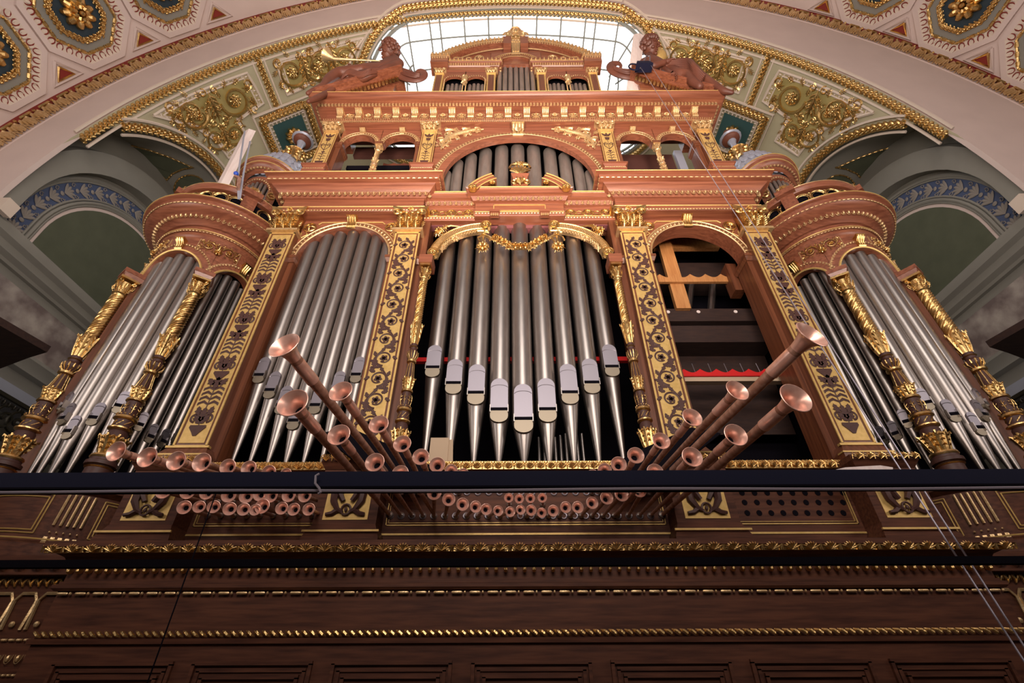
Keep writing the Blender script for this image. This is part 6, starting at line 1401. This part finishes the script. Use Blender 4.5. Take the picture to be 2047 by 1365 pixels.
p = V(1286, 132, 5.5); ob('housing', M().frus((p.x, p.y), .22, .12, .16, .08, p.z - .1, p.z + .12), RAILM, t); ob('bracket', M().tube([V(1280, 136, 5.5), V(1292, 112, 5.5), V(1299, 112, 5.5), V(1299, 128, 5.5)], .018, 5), TINB, t)
ob('hoop', M().tube([(p.x - .25 + .14 * math.cos(a), p.y, p.z - .05 + .18 * math.sin(a)) for a in lin(.8, 5.4, 14)], .02, 5), RAILM, t)
# ================================================================ HORNS
def horn(px, py, rpx, Yb, spx, spy, label, group, dark=False, Ys=5.92):
    b = atY(px, py, Yb); s = atY(spx, spy, Ys); R = rpx * fwd(b) / F; d = (b - s); L = d.length; d.normalize()
    t = thing('copper_horn', label, 'organ horn', tuple(s), group)
    q = d.to_track_quat('Z', 'Y').to_matrix().to_4x4(); T = Matrix.Translation(s) @ q; r = R * .40; r0 = max(.018, r * .45)
    B = R * 1.25
    tu = ob('tube', M().add(M().lathe([(r0, 0), (r * .9, L * .8), (r, L - B)], 18), T), COPT, t)
    ob('collar', M().add(M().lathe([(r0 * 1.1, .0), (r0 * 1.9, .0), (r0 * 1.9, .035), (r0 * 1.1, .05)], 14), T), TIN, tu, label='grey metal socket ring')
    out = [(r, L - B), (r * 1.12, L - B * .7), (r * 1.4, L - B * .38), (R * .80, L - B * .12), (R, L)]
    inn = [(R, L), (R * .97, L + .004), (R * .78, L - B * .10), (r * 1.28, L - B * .36), (r * 1.0, L - B * .68), (r * .86, L - B * .9)]
    be = ob('bell', M().add(M().lathe(out + inn, 30, cap=False), T), COPPER, t); ob('throat', M().add(M().lathe([(r * .86, L - B * .92), (r * .84, L - B * .9)], 18), T), VOID, be, label='black throat of the horn')
    ob('rolled_rim', M().add(M().tube([(R * .985 * math.cos(a), R * .985 * math.sin(a), L) for a in lin(0, 2 * PI, 30)], R * .035, 6), T), COPPER, be)
    if L > 1.2: ob('seam_ring', M().add(M().lathe([(r * .97, L - B - R * 2.2), (r * 1.06, L - B - R * 2.2), (r * 1.03, L - B - R * .4), (r, L - B - R * .3)], 18), T), COPPER, tu, label='brighter copper sleeve')
    return t
ORD = ['largest', 'second largest', 'third', 'fourth', 'fifth', 'sixth', 'seventh', 'eighth']
UL = [(568, 690, 32, 3.35), (681, 782, 23.5, 3.75), (757, 848, 19.5, 4.1), (804, 887, 17.5, 4.35), (841, 913, 16.5, 4.5), (874, 929, 15.5, 4.65), (902, 941, 13, 4.8), (926, 948, 12, 4.9)]
LL = [(585, 805, 31, 3.3), (677, 869, 22.5, 3.75), (749, 924, 19, 4.1), (800, 946, 16.5, 4.4), (832, 970, 15, 4.6)]
UR = [(1623, 668, 34, 3.35), (1474, 780, 23.5, 3.75), (1384, 834, 20, 4.1), (1322, 881, 17.5, 4.35), (1271, 910, 16.5, 4.5), (1237, 928, 15.5, 4.65), (1209, 940, 14, 4.8), (1185, 950, 12, 4.9)]
LR_ = [(1591, 795, 32.5, 3.3), (1471, 869, 23.5, 3.75), (1384, 913, 20.5, 4.1), (1310, 943, 16.5, 4.4), (1275, 970, 15, 4.6)]
for nm, up_, lo_, m_ in (('left', UL, LL, 1), ('right', UR, LR_, -1)):
    for i, (x, y, r, Y) in enumerate(up_): horn(x, y, r, Y, (805 + 16 * i) if m_ > 0 else (1296 - 16 * i), 985, '%s horn of the upper %s fan, counted inward' % (ORD[i], nm), '%s fan of horns' % nm)
    for i, (x, y, r, Y) in enumerate(lo_): horn(x, y, r, Y, (780 + 22 * i) if m_ > 0 else (1322 - 22 * i), 1030, '%s horn of the lower %s fan, counted inward' % (ORD[i], nm), '%s fan of horns' % nm)
MID = [(868, 985, 14), (897, 998, 13), (925, 1008, 12.5), (951, 1013, 11.5), (972, 1018, 11), (996, 1021, 10), (1020, 1023, 10), (1041, 1019, 9.5), (1062, 1020, 10.5), (1083, 1025, 9.5), (1106, 1021, 11), (1131, 1014, 11), (1155, 1014, 11.5), (1184, 1005, 12), (1213, 995, 13), (1243, 988, 14), (1278, 980, 14)]
NUM = ['first', 'second', 'third', 'fourth', 'fifth', 'sixth', 'seventh', 'eighth', 'ninth', 'tenth', 'eleventh', 'twelfth', 'thirteenth', 'fourteenth', 'fifteenth', 'sixteenth', 'seventeenth']
for i, (x, y, r) in enumerate(MID):
    horn(x, y, r, 5.30 - .015 * abs(i - 8) ** 1.5, 868 + 21.7 * i if i < 8 else 780 + 21.7 * (i + 4.6), 1031, '%s small copper horn from left in the sagging centre row' % NUM[i], 'small centre horns')
for i, (x, y) in enumerate(((1017, 995), (1038, 997), (1060, 996), (1084, 995))): horn(x, y, 9.3, 5.45, x + 1, 1009, '%s from left of the four small horns just below the dark rail' % NUM[i], 'four short horns')
t = thing('horn_sockets', 'row of grey metal socket rings for horns in the centre panel', 'sockets', (0, 5.92, 3.3))
for k in range(26):
    p = atY(780 + 21.7 * k, 1031, 5.915); ob('socket_ring', M().add(M().tube([(.035 * math.cos(a), 0, .035 * math.sin(a)) for a in lin(0, 2 * PI, 16)], .011, 6), Matrix.Translation(p)), TINB, t)
for k in range(22):
    p = atY(825 + 21.7 * k, 984, 5.915); ob('socket_ring', M().add(M().tube([(.035 * math.cos(a), 0, .035 * math.sin(a)) for a in lin(0, 2 * PI, 16)], .011, 6), Matrix.Translation(p)), TINB, t)
B1 = [(232, 902, 20), (294, 914, 20), (352, 921, 19), (403, 924, 18.5), (455, 933, 15.5), (497, 936, 15), (537, 944, 14), (571, 948, 12)]
B2 = [(327, 981, 15), (375, 983, 14), (413, 985, 13), (457, 990, 13.5), (492, 992, 13), (519, 989, 12), (541, 991, 13), (577, 990, 13), (609, 991, 12.5)]
B3 = [(368, 1014, 13), (398, 1013, 11.5), (427, 1013, 12), (459, 1017, 12.5), (487, 1018, 12), (510, 1019, 11), (524, 1012, 14), (563, 1016, 12), (587, 1018, 12), (617, 1018, 12)]
for row, (B, sy, nm) in enumerate(((B1, 962, 'top row'), (B2, 1003, 'middle row'), (B3, 1031, 'bottom row'))):
    for i, (x, y, r) in enumerate(B):
        k = i / (len(B) - 1); Yb = 4.5 + .6 * k if row == 0 else 5.0 + .25 * k
        horn(x, y, r, Yb, 420 + 215 * k if row == 0 else 400 + 235 * k + 8 * row, sy, '%s from left of the %s of the left bank of horns' % (NUM[i], nm), 'left bank of small horns')
t = thing('horn_hole_panel', 'panel with three rows of empty horn holes in the right pedestal storey', 'panel', (3.3, 5.92, 3.2))
for row, y in enumerate((985, 1004, 1025)):
    for k in range(10):
        p = atY(1458 + k * 25.2 + row * 6 + (k * row * -.6), y, 5.914); g = M().ring((p.x, p.z), 0, .034, 0, 360, 5.912, 5.918, 16); ob('hole', g, VOID, t)
for sg, nm in LR:
    t = thing('horn_support', 'black support boards under the %s fan of horns' % nm, 'support', (sg * 1.7, 5.6, 4.0), 'horn fan supports')
    f = lambda a: a if sg < 0 else (2 * 1040 - a[0], a[1])
    q = [atY(*f(p), 5.45) for p in ((640, 868), (700, 856), (800, 900), (862, 932), (840, 975), (800, 975), (700, 915))]
    m = M().prism([(p.x, p.z) for p in (q if sg < 0 else q[::-1])], 5.42, 5.50); ob('board', m, VOID, t)
    ob('strut', M().tube([atY(*f((790, 925)), 5.5), atY(*f((800, 985)), 5.9)], .03, 6), VOID, t)
# ================================================================ RAILS, CABLES, ROPES
z1, z0 = zat(941, 3.0), zat(974, 3.0)
t = thing('lighting_rail', 'dark blue steel rail with grey cable crossing in front of the horns', 'rail', (0, 3.0, 0))
ob('beam', M().box(-4.6, 4.3, 3.0, 3.07, z0 + .012, z1), RAILM, t); ob('flange', M().box(-4.6, 4.3, 2.98, 3.09, z0 - .006, z0 + .006), VOID, t)
pts = [Vector((x, 2.985, z0 - .022 + .004 * math.sin(x * 2.2))) for x in lin(-4.6, 4.3, 80)]
ob('cable', M().tube(pts, .0095, 6), CABLE, t)
ob('cable_hook', M().tube([atY(638, 947, 2.96), atY(631, 951, 2.95), atY(630, 966, 2.95), atY(638, 976, 2.95), atY(641, 984, 2.95), atY(636, 987, 2.95)], .008, 6), CABLE, t)
for x in (-4.6, 4.3): ob('post', M().box(x - .05, x + .05, 3.0, 3.1, 0, z1 + .02), RAILM, t)
za, zb = zat(1115, 3.0), zat(1130, 3.0)
t = thing('lower_rail', 'thin black bar crossing in front of the organ base', 'rail', (0, 3.0, zb)); ob('bar', M().box(-4.55, 4.25, 3.0, 3.05, zb, za), VOID, t)
o = ob('steel_rope', M().tube([V(1282, 137, 5.5), V(2060, 1341, 3.4)], .0065, 6), ROPE); tag(o, 'left one of the two long thin steel ropes descending to the lower right', 'rope', None)
o = ob('steel_rope', M().tube([V(1297, 124, 5.5), V(2075, 1335, 3.4)], .0065, 6), ROPE); tag(o, 'right one of the two long thin steel ropes descending to the lower right', 'rope', None)
o = ob('shadow_line_strip', M().tube([V(432, 985, 4.6), V(292, 1372, 4.6)], .006, 5), VOID); tag(o, 'thin black strip standing in for the shadow line on the left organ base', 'shadow line')  # shadow on the base wood, modelled as a thin black strip
o = ob('pale_board', M().tube([V(500, 262, 6.55), V(441, 378, 6.55)], .15, 4, flat=.45, up=(0, 1, 0)), WHITEWOOD); tag(o, 'pale leaning board rising behind the left tower parapet', 'board')
t = thing('strap_tackle', 'lavender straps with blue knob tied to the left tower parapet', 'strap', tuple(V(478, 400, 5.6)))
ob('strap', M().tube([V(489, 262, 6.2), V(476, 350, 5.72), V(477, 398, 5.62)], .022, 4, flat=.3, up=(0, 1, 0)), SLATE, t); ob('strap', M().tube([V(500, 282, 6.2), V(487, 345, 5.75), V(479, 398, 5.6)], .022, 4, flat=.3, up=(0, 1, 0)), SLATE, t)
ob('blue_knob', M().ball(tuple(V(472, 347, 5.65)), .05, 10, 7), mk('blue_plastic', (.02, .08, .5), .4), t); ob('buckle', M().tube([V(470, 352, 5.64), V(479, 356, 5.64), V(476, 378, 5.62)], .035, 6), COPT, t)
o = ob('white_sheet', M().prism([(p.x, p.z) for p in (atY(1655, 942, 5.5), atY(1690, 934, 5.5), atY(1760, 930, 5.5), atY(1785, 934, 5.5), atY(1785, 944, 5.5))][::-1], 5.50, 5.565), WHITEWOOD); tag(o, 'white paper sheet lying on the ledge at right above the rail', 'sheet')

def atZ(px, py, Z):
    d = ray(px, py); k = (Z - CAM[2]) / d[2]; return Vector((CAM[0] + d[0] * k, CAM[1] + d[1] * k, Z))
for sg, nm in LR:
    f = lambda q: q if sg < 0 else (2 * 1036 - q[0], q[1] - 10)
    q = [atZ(*f(p), 6.2) for p in ((94, 704), (-40, 628), (-300, 600), (-300, 780), (-40, 752), (58, 715))]
    m = M(); n = len(q); m.v = [tuple(p) for p in q] + [(p.x, p.y, p.z + .12) for p in q]; m.f = [tuple(range(n)), tuple(n + i for i in reversed(range(n)))] + [(i, n + i, n + (i + 1) % n, (i + 1) % n) for i in range(n)]
    o = ob('canopy', m, DARKW); tag(o, 'dark brown pointed canopy corner jutting in at the %s edge' % nm, 'canopy', 'canopy corners')
for o in list(C.objects):
    if '_o' in o: del o['_o']
